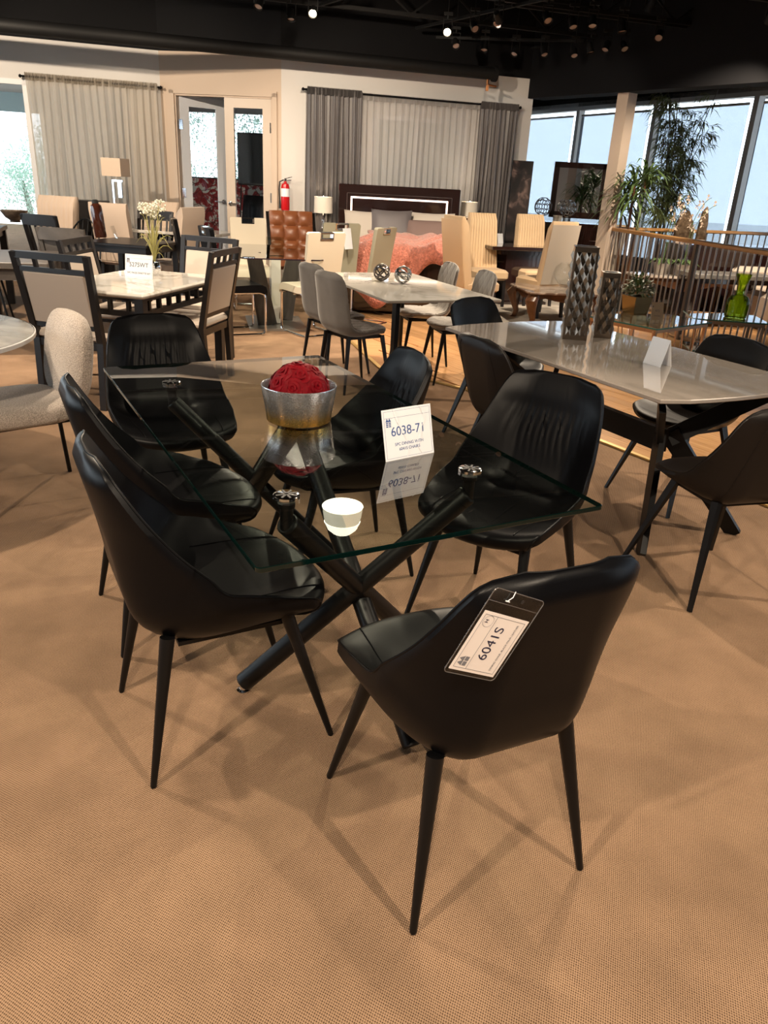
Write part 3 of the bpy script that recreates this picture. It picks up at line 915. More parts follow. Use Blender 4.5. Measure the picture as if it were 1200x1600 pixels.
ld = bpy.data.lights.new('pendant_light', 'POINT'); ld.energy = 25; ld.color = (1, .85, .6); ld.shadow_soft_size = .05
lo = bpy.data.objects.new('pendant_light', ld); link(lo, pen); lo.location = (0, 0, .08)
# ================================================================== wood floor
EDGE = [Vector((2.9, 2.55)), Vector((2.04, 3.85)), Vector((.61, 6.02)), Vector((-.10, 6.62)), Vector((-.50, 8.0)), Vector((-.70, 11.3))]
WPOLY = EDGE + [Vector((1.8, 12.2)), Vector((2.7, 19.3)), Vector((7.6, 9.4)), Vector((9.8, 5.0)), Vector((8.0, 2.55))]
M_oak = make_wood('oak_boards', (.46, .245, .105), (.60, .345, .165), (1.0, 12, 1), .22)
b_ = B(); b_.prism([(p.x, p.y) for p in WPOLY], 0, .004); wf = struct(b_.obj('floor_wood', make_wood('oak_floor_base', (.50, .27, .12), (.60, .35, .17), (1, 10, 1), .22, R(56.6)), smooth=False))
def inside(p, poly):
    c = False; n = len(poly)
    for i in range(n):
        a, b2 = poly[i], poly[i-1]
        if (a.y > p.y) != (b2.y > p.y) and p.x < (b2.x - a.x)*(p.y - a.y)/(b2.y - a.y) + a.x: c = not c
    return c
ed = (EDGE[1] - EDGE[2]).normalized(); en = Vector((-ed.y, ed.x))
if not inside(EDGE[2] + ed*.5 + en*.3, WPOLY): en = -en
pb = B(); pb.bevbox((0, 0, .005), (1.497, .117, .010), .0015); plank_me = pb.mesh('plank', M_oak, smooth=False)
erz = math.atan2(ed.y, ed.x)
cnt = 0
for r_ in range(0, 46):
    for k in range(-8, 6):
        c_ = EDGE[2] + en*(.065 + .12*r_) + ed*(1.5*k + .5*((r_*7) % 3) + .2)
        if c_.y > 10.2 or cnt > 285: continue
        cs = [c_ + ed*a*.75 + en*b2*.06 for a in (-1, 1) for b2 in (-1, 1)]
        if not all(inside(q, WPOLY) for q in cs): continue
        inst('plank', plank_me, wf, (c_.x, c_.y, .003), (0, 0, erz)); cnt += 1
print('planks', cnt)
b_ = B()
for a, c in zip(EDGE[:-1], EDGE[1:]): b_.bar((a.x, a.y, .008), (c.x, c.y, .008), .035, .012)
struct(b_.obj('trim_12', mat('brass_edge_strip', (.55, .38, .14), .35, .8), smooth=False))

# ================================================================== curtains
def curtain_mesh(wd, ht, folds, amp, gather=.05, seed=1, top_amp=.4, nx=None, nz=14, taper=0.0):
    rnd = random.Random(seed)
    ph = [rnd.uniform(0, 6.28) for _ in range(6)]
    nx = nx or max(60, int(folds*10))
    vs, fs = [], []
    for i in range(nz + 1):
        tz = i/nz
        z = ht*(1 - tz)
        a_ = amp*(top_amp + (1 - top_amp)*min(1, tz*1.6))
        for j in range(nx + 1):
            tx = j/nx
            q = tx*folds*2*PI + .9*math.sin(tx*9 + ph[0]) + .35*math.sin(tz*2 + ph[1] + tx*5)
            y = a_*(math.sin(q) + .35*math.sin(2.3*q + ph[2])) + .3*amp*math.sin(tx*17 + ph[3])
            vs.append((wd*tx + .012*math.sin(tz*3 + tx*11 + ph[4]) - taper*tz*(tx - .5), y, z))
    n = nx + 1
    for i in range(nz):
        for j in range(nx): fs.append((i*n+j, i*n+j+1, (i+1)*n+j+1, (i+1)*n+j))
    return vs, fs
def fabric_sheet(name, col, rough=.8, transl=.3, see=0.0):
    mt = bpy.data.materials.new(name); mt.use_nodes = True
    N, L = mt.node_tree.nodes, mt.node_tree.links
    b = N['Principled BSDF']; b.inputs['Base Color'].default_value = (*col, 1); b.inputs['Roughness'].default_value = rough; b.inputs['Specular IOR Level'].default_value = .2
    tl = N.new('ShaderNodeBsdfTranslucent'); tl.inputs['Color'].default_value = (*col, 1)
    mx = N.new('ShaderNodeMixShader'); mx.inputs['Fac'].default_value = transl
    L.new(b.outputs[0], mx.inputs[1]); L.new(tl.outputs[0], mx.inputs[2])
    out = mx
    if see:
        tr = N.new('ShaderNodeBsdfTransparent'); m2 = N.new('ShaderNodeMixShader'); m2.inputs['Fac'].default_value = see
        L.new(mx.outputs[0], m2.inputs[1]); L.new(tr.outputs[0], m2.inputs[2]); out = m2
    L.new(out.outputs[0], N['Material Output'].inputs['Surface'])
    MATS[name] = mt
    return mt
M_sheercream = fabric_sheet('cream_sheer', (.70, .65, .58), .8, .5, .13)
M_sheerwhite = fabric_sheet('white_sheer', (.66, .645, .64), .8, .35, .36)
M_greycurt = mat('grey_satin_curtain', (.135, .125, .125), .42, 0, .5)
def curtain(name, label, M, s0, s1, ht, folds, amp, m, off, seed, header=True, **kw):
    t = thing(name, label, 'curtain'); t.matrix_world = M @ Matrix.Translation((s0, -off, .02))
    vs, fs = curtain_mesh(s1 - s0, ht - .02, folds, amp, seed=seed, **kw)
    b_ = B(); b_.add(vs, fs); b_.obj('panel', m, t, angle=80)
    if header:
        n = int(folds*5)
        b_ = B(); vs, fs = [], []
        for i, zz in enumerate((0, .03, .06, .085)):
            for j in range(n*6 + 1):
                x = (s1 - s0)*j/(n*6); vs.append((x, -.012 + (.010 + .008*(i in (1, 2)))*math.sin(j*1.9 + .4*math.sin(j)), ht - .09 + zz + (.008*math.sin(j*2.7) if i == 3 else 0)))
        k = n*6 + 1
        for i in range(3):
            for j in range(n*6): fs.append((i*k+j, i*k+j+1, (i+1)*k+j+1, (i+1)*k+j))
        b_.add(vs, fs); b_.obj('ruched_heading', m, t, angle=80)
    return t
def rod(name, label, M, s0, s1, z, off):
    t = thing(name, label, 'curtain rod'); t.matrix_world = M
    b_ = B(); b_.tube([(s0, -off, z), (s1, -off, z)], .012, 8); b_.obj('pole', M_black, t)
    for s in (s0, s1):
        b_ = B(); b_.tube([(s, -off, z), (s, 0, z)], .008, 6); b_.ico((s + (-.02 if s == s0 else .02), -off, z), .022, 1); b_.obj('bracket', M_black, t)
rod('curtain_rod', 'black curtain rod above the cream sheer curtain', M_LW, LWL - 1.66, LWL - .02, 2.47, .10)
curtain('sheer_curtain', 'long cream sheer curtain beside the bright left window', M_LW, LWL - 1.63, LWL - .04, 2.50, 17, .028, M_sheercream, .10, 4)
rod('curtain_rod', 'black curtain rod above the grey and white curtains', M_BW, .28, 3.30, 2.525, .12)
curtain('grey_curtain', 'shiny grey curtain left of the white sheer, behind the headboard', M_BW, .31, 1.03, 2.545, 10, .030, M_greycurt, .14, 1)
curtain('grey_curtain', 'shiny grey curtain right of the white sheer, behind the white lamp', M_BW, 2.72, 3.28, 2.545, 9, .030, M_greycurt, .14, 2)
curtain('sheer_curtain', 'white sheer curtain between the two grey curtains', M_BW, .96, 2.78, 2.53, 20, .024, M_sheerwhite, .085, 3)
# the framed opening behind the white sheer
wn = bpy.data.objects.new('window_20', None); link(wn); wn.matrix_world = M_BW; struct(wn)
b_ = B()
for x in (1.25, 1.85, 2.55): b_.box((x, -.02, 1.42), (.06, .04, 1.7))
b_.box((1.9, -.02, 2.28), (1.36, .04, .06)); b_.box((1.9, -.02, .56), (1.36, .04, .06)); b_.obj('window_frame', M_white_trim, wn, smooth=False)
b_ = B(); b_.box((1.9, -.01, 1.42), (1.30, .01, 1.7)); b_.obj('pane', mat('frosted_pane', (.52, .54, .54), .3), wn, smooth=False)

# ================================================================== french doors in the angled wall
tr_ = bpy.data.objects.new('trim_13', None); link(tr_); tr_.matrix_world = M_AW; struct(tr_)
b_ = B(); fw = .065
for x in (.19 - fw/2, 1.53 + fw/2): b_.box((x, -.012, 1.22), (fw, .03, 2.48))
b_.box((.86, -.012, 2.416 + fw/2), (1.34 + 2*fw, .03, fw)); 
for x in (.20, 1.52): b_.box((x, .07, 1.208), (.02, .15, 2.416))
b_.box((.86, .07, 2.406), (1.32, .15, .02)); b_.obj('casing', M_wall, tr_, smooth=False)
def french_door(nm, label, M, wd, m_, hinge_side):
    d = bpy.data.objects.new(nm, None); link(d); d.matrix_world = M; struct(d); d['label'] = label
    ht, st, th = 2.39, .125, .04
    b_ = B()
    for x in (st/2, wd - st/2): b_.box((x, 0, ht/2), (st, th, ht))
    b_.box((wd/2, 0, ht - .06), (wd - 2*st, th, .12)); b_.box((wd/2, 0, .13), (wd - 2*st, th, .26))
    b_.obj('door_frame', m_, d, smooth=False)
    b_ = B(); b_.box((wd/2, 0, (ht - .12 + .26)/2), (wd - 2*st, .008, ht - .38)); b_.obj('pane', M_pane, d, smooth=False)
    hx = wd - .055 if hinge_side == 'l' else .055
    b_ = B()
    for s in (-1, 1):
        b_.lathe([(0, 0), (.03, 0), (.03, .008), (.012, .012), (.01, .045), (0, .045)], 16, Matrix.Translation((hx, s*.02, 1.10)) @ Matrix.Rotation(-s*PI/2, 4, 'X'))
        b_.tube([(hx, s*.055, 1.10), (hx - .10*(1 if hinge_side == 'l' else -1), s*.058, 1.10)], .009, 8)
    b_.obj('door_handle', M_chrome, d)
    b_ = B(); x_ = 0 if hinge_side == 'l' else wd
    for z in (.35, 1.2, 2.05): b_.box((x_, -.02, z), (.05, .012, .12))
    b_.obj('hinge', M_chrome, d, smooth=False)
M_doorwhite = mat('door_white_paint', (.66, .68, .72), .4)
M_doorcream = mat('door_cream_paint', (.52, .43, .35), .4)
french_door('door_1', 'closed cream leaf of the french door', M_AW @ Matrix.Translation((.87, .03, .01)), .645, M_doorcream, 'r')
french_door('door_2', 'white leaf of the french door standing open', M_AW @ Matrix.Translation((.225, .06, .01)) @ Matrix.Rotation(R(46), 4, 'Z'), .645, M_doorwhite, 'l')

# ================================================================== office behind the doors
OFF = M_AW
def ol(x, y, z=0): return OFF @ Vector((x, y, z))
def local_struct(name, b_, m_): 
    o = struct(b_.obj(name, m_, smooth=False)); o.matrix_world = OFF; return o
b_ = B()
b_.box((.2, 4.0, .25), (4.1, .12, .5)); b_.box((.2, 4.0, 2.72), (4.1, .12, .5))
for x in (-1.75, -.55, .65, 1.85): b_.box((x, 4.0, 1.5), (.09, .12, 3.0))
local_struct('wall_office_far', b_, M_white_trim)
for i in range(3):
    b_ = B(); b_.box((-1.15 + 1.2*i, 4.02, 1.48), (1.1, .01, 1.96)); o = struct(b_.obj('window_%d' % (21 + i), M_pane, smooth=False)); o.matrix_world = OFF
b_ = B(); b_.box((-1.85, 2.1, 1.5), (.1, 3.8, 3.0)); local_struct('wall_office_left', b_, M_wallwhite)
b_ = B(); b_.box((2.25, 2.45, 1.5), (.1, 3.1, 3.0)); local_struct('wall_office_right', b_, M_wallwhite)
b_ = B(); b_.box((.15, 2.3, 2.98), (4.0, 3.5, .06)); local_struct('ceiling_office', b_, mat('office_ceiling', (.6, .6, .6), .8))
# red abstract canvases leaning below the office window
def make_art():
    mt, N, L, b = nodes_of('red_abstract_canvas', .6)
    tc = N.new('ShaderNodeTexCoord')
    v_ = N.new('ShaderNodeTexVoronoi'); v_.feature = 'DISTANCE_TO_EDGE'; v_.inputs['Scale'].default_value = 5.0
    n_ = N.new('ShaderNodeTexNoise'); n_.inputs['Scale'].default_value = 5; n_.inputs['Detail'].default_value = 4; n_.inputs['Distortion'].default_value = 2
    L.new(tc.outputs['Object'], n_.inputs['Vector']); L.new(tc.outputs['Object'], v_.inputs['Vector'])
    r1 = ramp(N, [(.44, (.30, .008, .012)), (.52, (.42, .05, .05)), (.56, (.72, .66, .60))]); L.new(n_.outputs['Fac'], r1.inputs['Fac'])
    r2 = ramp(N, [(.0, (.08, .02, .02)), (.05, (1, 1, 1))]); L.new(v_.outputs['Distance'], r2.inputs['Fac'])
    mx = N.new('ShaderNodeMix'); mx.data_type = 'RGBA'; mx.blend_type = 'MULTIPLY'; mx.inputs['Factor'].default_value = .9
    L.new(r1.outputs['Color'], mx.inputs['A']); L.new(r2.outputs['Color'], mx.inputs['B']); L.new(mx.outputs['Result'], b.inputs['Base Color'])
    return mt
M_art = make_art()
for x, lab in ((-.62, 'red and white abstract canvas seen through the open door leaf'), (.52, 'red and white abstract canvas seen in the gap between the doors')):
    t = thing('abstract_canvas', lab, 'painting'); t.matrix_world = OFF @ Matrix.Translation((x, 3.2 if x < 0 else 3.0, .02)) @ Matrix.Rotation(R(-8), 4, 'X')
    b_ = B(); b_.box((0, 0, .69), (1.12, .03, 1.38)); b_.obj('canvas', M_art, t, smooth=False)
    b_ = B(); 
    for sx in (-1, 1): b_.box((sx*.565, 0, .69), (.02, .05, 1.40))
    for z in (0, 1.38): b_.box((0, 0, z), (1.14, .05, .02))
    b_.obj('edge_frame', M_darkplug, t, smooth=False)
tv = thing('television', 'large dark television screen behind the closed door pane', 'television'); tv.matrix_world = OFF @ Matrix.Translation((1.05, 1.65, 1.34)) @ Matrix.Rotation(R(-6), 4, 'Z')
b_ = B(); b_.bevbox((0, 0, .36), (1.25, .05, .74), .01); b_.obj('casing', M_darkplug, tv)
b_ = B(); b_.box((0, -.027, .365), (1.21, .004, .69)); b_.obj('screen', mat('dark_screen', (.012, .014, .016), .12), tv, smooth=False)
b_ = B(); b_.box((0, .06, -.66), (.10, .10, 1.34)); b_.box((0, .06, -1.31), (.6, .4, .04)); b_.obj('stand', M_darkplug, tv, smooth=False)
# ================================================================== set with the long pale ceramic table (right)
M_ceramic = make_marble('glossy_pale_ceramic', (.38, .335, .295), (.31, .275, .24), .05, 1.1, .03, 1.0)
WTC = Vector((1.096, 3.925, 0))
def WL(a, b, z=0.0): return WTC + UA*a + VA*b + Vector((0, 0, z))
wt = thing('ceramic_dining_table', 'long glossy pale ceramic table on black angled metal legs', 'table', WTC, ROT_U)
pl_ = []
L2, W2, bow = .828, .475, .05
for k in range(9): t_ = -1 + k/4; pl_.append((W2*t_, L2 + bow*(1 - t_*t_) - (.02 if abs(t_) == 1 else 0)))
pl_ = pl_[::-1]
for k in range(9): t_ = -1 + k/4; pl_.append((W2*t_, -L2 - bow*(1 - t_*t_) + (.02 if abs(t_) == 1 else 0)))
slab(B(), pl_, .742, .760, .003, 0, 1).obj('tabletop', [M_ceramic, mat('ceramic_edge', (.30, .26, .23), .3)], wt, smooth=False)
b_ = B(); b_.bar((0, -.46, .43), (0, .46, .43), .04, .11, side=(1, 0, 0)); b_.obj('spine_beam', M_blackmetal, wt, smooth=False)
for sy in (-1, 1):
    for sx in (-1, 1):
        nd = Vector((sx*.03, sy*.45, .44)); tp = Vector((sx*.34, sy*.70, .705)); ft = Vector((sx*.31, sy*.72, 0))
        pd = Vector((tp.y, -tp.x, 0)).normalized()
        b_ = B(); b_.bar(nd, tp, .028, .085, side=pd); b_.bar(nd + Vector((0, 0, .03)), ft, .028, .095, .028, .065, side=pd); b_.box((tp.x, tp.y, .735), (.10, .10, .014)); b_.obj('leg', M_blackmetal, wt, smooth=False)
ROWS_W = [(.255, .440, .13, .0, .02), (.262, .457, .18, .0, .03), (.24, .470, .212, .004, .04), (.17, .472, .230, .014, .042), (.07, .462, .238, .030, .045),
          (-.04, .452, .240, .060, .046), (-.13, .455, .240, .095, .046), (-.18, .485, .238, .105, .044), (-.21, .55, .236, .088, .042),
          (-.236, .63, .232, .060, .04), (-.262, .71, .225, .036, .036), (-.284, .785, .21, .02, .034), (-.297, .82, .185, .014, .03), (-.304, .838, .14, .012, .024), (-.306, .844, .09, .01, .02)]
def flat_legs(t, m_, w1=.035, w2=.016, sp=(.20, .21), top=(.14, .14), z=.42):
    for sx in (-1, 1):
        for sy in (-1, 1):
            b_ = B(); b_.bar((sx*top[0], sy*top[1] - .01, z), (sx*sp[0], sy*sp[1], 0), w1, .02, w2, .012, side=(0, 1, 0)); b_.obj('leg', m_, t, smooth=False)
def make_chair_W(label, m_, group):
    t = thing('shell_chair', label, 'chair', group=group)
    inn, out = shell(ROWS_W, 46, 35)
    s_ = shell_build(B(), inn, out).obj('seat_shell', m_, t, angle=60)
    B().tube(rim_path(inn, out, .2), .003, 6, closed=True).obj('piping', m_, s_)
    for j in (6, len(inn[0]) - 7):
        B().tube([tuple(np.array(out[i][j])) for i in range(24, 44)], .0028, 5).obj('back_seam', m_, s_)
    b_ = B(); b_.box((0, 0, .402), (.26, .26, .015)); b_.obj('under_frame', M_blackmetal, t, smooth=False)
    flat_legs(t, M_blackmetal, .038, .018, (.225, .245), (.13, .13))
    return t
GW = 'dark leather shell chairs around the pale ceramic table'
w3 = make_chair_W('brown-black leather shell chair at the right edge, seat pointing left', M_leather_br, GW)
w3.location = (1.375, 2.95, 0); w3.rotation_euler = (0, 0, R(15.6))
w4 = dup(w3, (1.545, 3.915, 0), ROT_U + R(90), 'dark leather shell chair on the right side of the ceramic table, beyond its near corner', GW)
w2 = dup(w3, WL(.12, -.42), ROT_U - R(92), 'brown-black leather shell chair seen side-on behind the pleated black chair', GW)
w1 = make_chair_W('black leather shell chair at the far left end of the ceramic table', M_leather, GW)
w1.location = WL(1.0, .09); w1.rotation_euler = (0, 0, ROT_U + R(195))

# two facetted metallic vases
def make_facet_vase(name, label, loc, w_, h_, rz, nx, nz):
    t = thing(name, label, 'vase', loc, rz)
    b_ = B(); hw = w_/2
    prof = lambda z: 1.0 - .10*math.sin(PI*min(1, z/h_))*.0 + .06*(1 - z/h_)
    for sd in range(4):
        M_ = Matrix.Rotation(sd*PI/2, 4, 'Z')
        vs, fs = [], []
        for i in range(nz*2 + 1):
            z = h_*i/(nz*2)
            for j in range(nx*2 + 1):
                x = -hw + w_*j/(nx*2)
                edge = j in (0, nx*2) or i in (0, nz*2)
                on = ((i + j) % 2 == 0) if not edge else False
                s = prof(z)
                d = 0.0 if edge else ((.012 if (i % 4 == 0) == (j % 4 == 0) else -.004) if (i % 2 == 0 and j % 2 == 0) else .002)
                vs.append((x*s, -hw*s - d, z))
        n = nx*2 + 1
        for i in range(nz*2):
            for j in range(n - 1):
                a = i*n + j
                if (i + j) % 2: fs += [(a, a+1, a+n), (a+1, a+n+1, a+n)]
                else: fs += [(a, a+1, a+n+1), (a, a+n+1, a+n)]
        b_.add(vs, fs, M_)
    b_.obj('facetted_body', mat('antique_silver', (.24, .20, .165), .24, 1), t, smooth=False)
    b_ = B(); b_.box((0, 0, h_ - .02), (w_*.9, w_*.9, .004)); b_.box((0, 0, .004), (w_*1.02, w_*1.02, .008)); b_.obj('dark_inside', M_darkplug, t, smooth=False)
    b_ = B()
    for sx in (-1, 1): b_.box((sx*(hw - .004), 0, h_), (.012, w_ - .004, .006)); b_.box((0, sx*(hw - .004), h_), (w_ - .004, .012, .006))
    b_.obj('rim', mat('antique_silver', (0, 0, 0)), t, smooth=False)
    return t
make_facet_vase('facetted_vase', 'taller silver facetted square vase on the ceramic table', at(896, 528, .76), .122, .475, R(-8), 5, 10)
make_facet_vase('facetted_vase', 'shorter silver facetted square vase on the ceramic table', at(939, 526, .76), .092, .345, R(-6), 4, 7)
sp_ = at(1041, 569, .76)
price_sign('price_sign', 'white tent card seen edge-on on the pale ceramic table', sp_ - UA*.05 - VA*.02, sp_ + UA*.06 - VA*.02, .13, 16, [], logo=False, rule=False)

# ================================================================== set with grey velvet chairs
M_velvet = mat('grey_velvet', (.105, .095, .088), .7, 0, .3, sheen=.5, noise=(8, .12))
M_velvet_l = mat('light_grey_velvet', (.30, .275, .25), .7, 0, .3, sheen=.4, noise=(8, .12))
M_marble = make_marble('white_marble', (.56, .53, .485), (.38, .35, .31), .05, 1.4, .03)
ROT_G = R(24)
UG = Vector((-math.sin(ROT_G), math.cos(ROT_G), 0)); VG = Vector((math.cos(ROT_G), math.sin(ROT_G), 0))
GN_ = at(605, 470, .76); GN_.z = 0
GC = GN_ + UG*.80 + VG*.45
def GLc(a, b, z=0.0): return GC + UG*a + VG*b + Vector((0, 0, z))
gt = thing('marble_dining_table', 'white marble dining table between grey velvet chairs', 'table', GC, ROT_G)
slab(B(), rounded_rect(.90, 1.60, .02), .742, .760, .003).obj('tabletop', [M_marble, mat('marble_edge', (.40, .37, .33), .3)], gt, smooth=False)
for sx in (-1, 1):
    for sy in (-1, 1):
        b_ = B(); b_.bar((sx*.30, sy*.62, .742), (sx*.36, sy*.74, 0), .07, .03, .05, .025, side=(0, 1, 0)); b_.obj('leg', M_blackmetal, gt, smooth=False)
b_ = B(); b_.bar((-.3, 0, .725), (.3, 0, .725), .04, .03); b_.bar((0, -.62, .725), (0, .62, .725), .05, .03, side=(1, 0, 0)); b_.obj('under_rail', M_blackmetal, gt, smooth=False)
ROWS_G = [(.215, .445, .15, .0, .03), (.225, .462, .19, .0, .04), (.20, .478, .212, .0, .05), (.12, .482, .222, .002, .055), (.0, .474, .224, .006, .055),
          (-.10, .468, .222, .014, .055), (-.165, .485, .218, .020, .05), (-.195, .54, .214, .022, .045), (-.212, .63, .210, .022, .042),
          (-.228, .73, .205, .022, .04), (-.243, .81, .198, .02, .038), (-.252, .855, .18, .014, .034), (-.257, .872, .14, .01, .026), (-.259, .878, .09, .01, .02)]
def make_chair_G(label, m_, group, tuft=.006):
    t = thing('velvet_chair', label, 'chair', group=group)
    inn, out = shell(ROWS_G, 56, 41, tuft=tuft)
    s_ = shell_build(B(), inn, out).obj('seat_shell', m_, t, angle=70)
    B().tube(rim_path(inn, out, .5), .004, 6, closed=True).obj('piping', m_, s_)
    b_ = B(); b_.box((0, 0, .41), (.30, .30, .02)); b_.obj('under_frame', M_blackmetal, t, smooth=False)
    flat_legs(t, M_blackmetal, .030, .014, (.20, .21), (.16, .15))
    return t
GG = 'grey velvet chairs around the marble table'
g2 = make_chair_G('grey velvet chair seen from behind, nearest on the left of the marble table', M_velvet, GG)
g2.location = GLc(-.12, -.41); g2.rotation_euler = (0, 0, ROT_G - R(78))
g1 = dup(g2, GLc(.42, -.37), ROT_G - R(78), 'grey velvet chair seen from behind, farther on the left of the marble table', GG)
g4 = make_chair_G('light grey tufted velvet chair nearest on the right of the marble table', M_velvet_l, GG)
g4.location = GLc(-.05, .48); g4.rotation_euler = (0, 0, ROT_G + R(82))
g3 = dup(g4, GLc(.55, .46), ROT_G + R(82), 'light grey tufted velvet chair farther on the right of the marble table', GG)
# woven metal orbs
def orb(label, loc, r_, seed, m_):
    rnd = random.Random(seed)
    t = thing('wire_orb', label, 'ornament', loc)
    for k in range(7):
        ax = Vector((rnd.uniform(-1, 1), rnd.uniform(-1, 1), rnd.uniform(-1, 1))).normalized()
        e1 = ax.orthogonal().normalized(); e2 = ax.cross(e1)
        b_ = B(); b_.tube([Vector((0, 0, r_)) + (e1*math.cos(a*PI/14) + e2*math.sin(a*PI/14))*(r_ - .006) for a in range(28)], .0065, 6, closed=True); b_.obj('ring', m_, t)
    return t
M_gunmetal = mat('gunmetal', (.20, .18, .17), .3, 1)
orb('dark woven metal orb on the left of the pair on the marble table', at(596, 439, .76), .068, 5, M_gunmetal)
orb('silver woven metal orb on the right of the pair on the marble table', at(629, 443, .76), .068, 9, mat('dull_silver', (.45, .45, .44), .25, 1))

# ================================================================== dinette set 5275WT
M_espresso = mat('black_stained_wood', (.012, .010, .010), .35, 0, .5)
M_taupe = mat('taupe_vinyl', (.50, .42, .35), .55)
ROT_D = R(-13)
UD = Vector((-math.sin(ROT_D), math.cos(ROT_D), 0)); VD = Vector((math.cos(ROT_D), math.sin(ROT_D), 0))
DN = at(223, 461, .76); DN.z = 0
DW, DL = .80, 1.22
DC = DN + UD*DL/2 - VD*DW/2
def DLc(a, b, z=0.0): return DC + UD*a + VD*b + Vector((0, 0, z))
dt = thing('dinette_table', 'white marble-top dinette table with black openwork apron', 'table', DC, ROT_D)
slab(B(), rounded_rect(DW, DL, .01, 1), .728, .760, .012).obj('tabletop', [M_marble, M_marble], dt, smooth=False)
for sx in (-1, 1):
    for sy in (-1, 1):
        b_ = B(); b_.box((sx*(DW/2 - .045), sy*(DL/2 - .045), .364), (.06, .06, .728)); b_.obj('leg', M_espresso, dt, smooth=False)
for sx, ln, ax in ((1, DL, 'y'), (-1, DL, 'y'), (1, DW, 'x'), (-1, DW, 'x')):
    b_ = B()
    o_ = sx*((DW if ax == 'y' else DL)/2 - .045)
    f_ = (lambda s, z, ds, dz: b_.box((o_, s, z), (.03, ds, dz))) if ax == 'y' else (lambda s, z, ds, dz: b_.box((s, o_, z), (ds, .03, dz)))
    f_(0, .718, ln - .1, .02); f_(0, .625, ln - .1, .035)
    n_ = int(ln/.13)
    for k in range(1, n_): f_(-ln/2 + ln*k/n_, .67, .022, .09)
    b_.obj('apron', M_espresso, dt, smooth=False)
def make_chair_D(label, m_, group):
    t = thing('dinette_chair', label, 'chair', group=group)
    lean = lambda z: -.20 - max(0, z - .45)*.20
    for sx in (-1, 1):
        b_ = B(); b_.bar((sx*.20, -.225, 0), (sx*.205, -.20, .45), .04, .04, side=(1, 0, 0)); b_.bar((sx*.205, -.20, .44), (sx*.225, lean(.985), .985), .04, .04, .036, .03, side=(1, 0, 0)); b_.obj('back_post', M_espresso, t, smooth=False)
        b_ = B(); b_.bar((sx*.195, .20, .44), (sx*.20, .215, 0), .045, .045, .032, .032, side=(1, 0, 0)); b_.obj('leg', M_espresso, t, smooth=False)
    for z, h in ((.968, .042), (.885, .028), (.535, .03)):
        b_ = B(); b_.bar((-.215, lean(z), z), (.215, lean(z), z), .026, h, side=(0, 1, 0)); b_.obj('back_rail', M_espresso, t, smooth=False)
    for k in range(3):
        b_ = B(); x = -.10 + .10*k; b_.bar((x, lean(.89), .89), (x, lean(.96), .96), .022, .02, side=(1, 0, 0)); b_.obj('spindle', M_espresso, t, smooth=False)
    Mx = Matrix.Translation((0, lean(.71), .71)) @ Matrix.Rotation(R(11.3), 4, 'X')
    b_ = B(); b_.bevbox((0, 0, 0), (.385, .03, .335), .01, Mx); b_.obj('back_panel', m_, t)
    b_ = B(); b_.box((0, 0, .415), (.43, .43, .05)); b_.obj('seat_frame', M_espresso, t, smooth=False)
    b_ = B(); b_.bevbox((0, .01, .465), (.45, .45, .06), .022); b_.obj('seat', m_, t)
    for o_ in t.children:
        o_.scale.x = 1.16; o_.location.x *= 1.16
    return t
GD = 'black framed dinette chairs around the marble-top dinette table'
d1 = make_chair_D('black framed chair with taupe back panel, left front of the dinette table, rear to us', M_taupe, GD)
d1.location = (-2.07, 5.22, 0); d1.rotation_euler = (0, 0, R(-14))
d2 = dup(d1, (-1.55, 5.90, 0), R(80), 'black framed chair right of the dinette table, back panel bright and side-on', GD)
d3 = dup(d1, DLc(.35, -.38), ROT_D - R(80), 'black framed chair with blue sheen on the far left of the dinette table', GD)
d4 = dup(d1, DLc(.95, -.08), ROT_D + R(172), 'black framed chair at the far right end of the dinette table', GD)
sg = at(217, 435, .76)
price_sign('price_sign', 'white price card reading 5275WT on the dinette table', sg - VD*.11 + Vector((0, -.0, 0)), sg + VD*.11, .165, 8,
           [('5275WT', .042, .56, M_ink), ('5PC PACK DINETTE SET', .0175, .22, M_ink)], back=.5)
# vase of dried grasses
vp = at(232, 432, .76) + UD*.10
vs_ = thing('flower_vase', 'small silver vase with white pompon flowers and green grass', 'plant', vp)
b_ = B(); b_.lathe([(0, 0), (.03, 0), (.042, .03), (.045, .06), (.035, .095), (.03, .10)], 20); b_.obj('vase_body', M_chrome, vs_)
M_grass = mat('dry_grass', (.33, .30, .10), .7, noise=(20, .2)); M_pompon = mat('white_pompon', (.72, .70, .58), .9)
b_ = B(); rnd = random.Random(4)
for k in range(34):
    a = rnd.uniform(0, 2*PI); sp = rnd.uniform(.03, .20); h = rnd.uniform(.12, .34); dr = rnd.uniform(0, .16)*(sp > .10)
    pts = [(math.cos(a)*sp*(s**1.3), math.sin(a)*sp*(s**1.3), .09 + h*math.sin(min(1.25, s*1.35)*1.25) - dr*s*s) for s in (0, .2, .4, .6, .8, 1)]
    b_.tube(pts, [.003, .0035, .0035, .003, .002, .0008], 4)
b_.obj('grass_blades', M_grass, vs_)['kind'] = 'stuff'
for x, y, h in ((-.045, .0, .47), (.05, .02, .49), (.0, .04, .44)):
    b_ = B(); b_.tube([(0, 0, .09), (x*.5, y*.5, .3), (x, y, h)], .003, 5); st = b_.obj('flower_stem', M_grass, vs_)
    b_ = B(); rn = random.Random(int(h*100))
    for k in range(70):
        d = Vector((rn.gauss(0, 1), rn.gauss(0, 1), rn.gauss(0, 1))).normalized()*rn.uniform(.03, .055); b_.ico((x + d.x, y + d.y, h + d.z*.8), .0075, 1)
    b_.obj('flower_head', M_pompon, st)
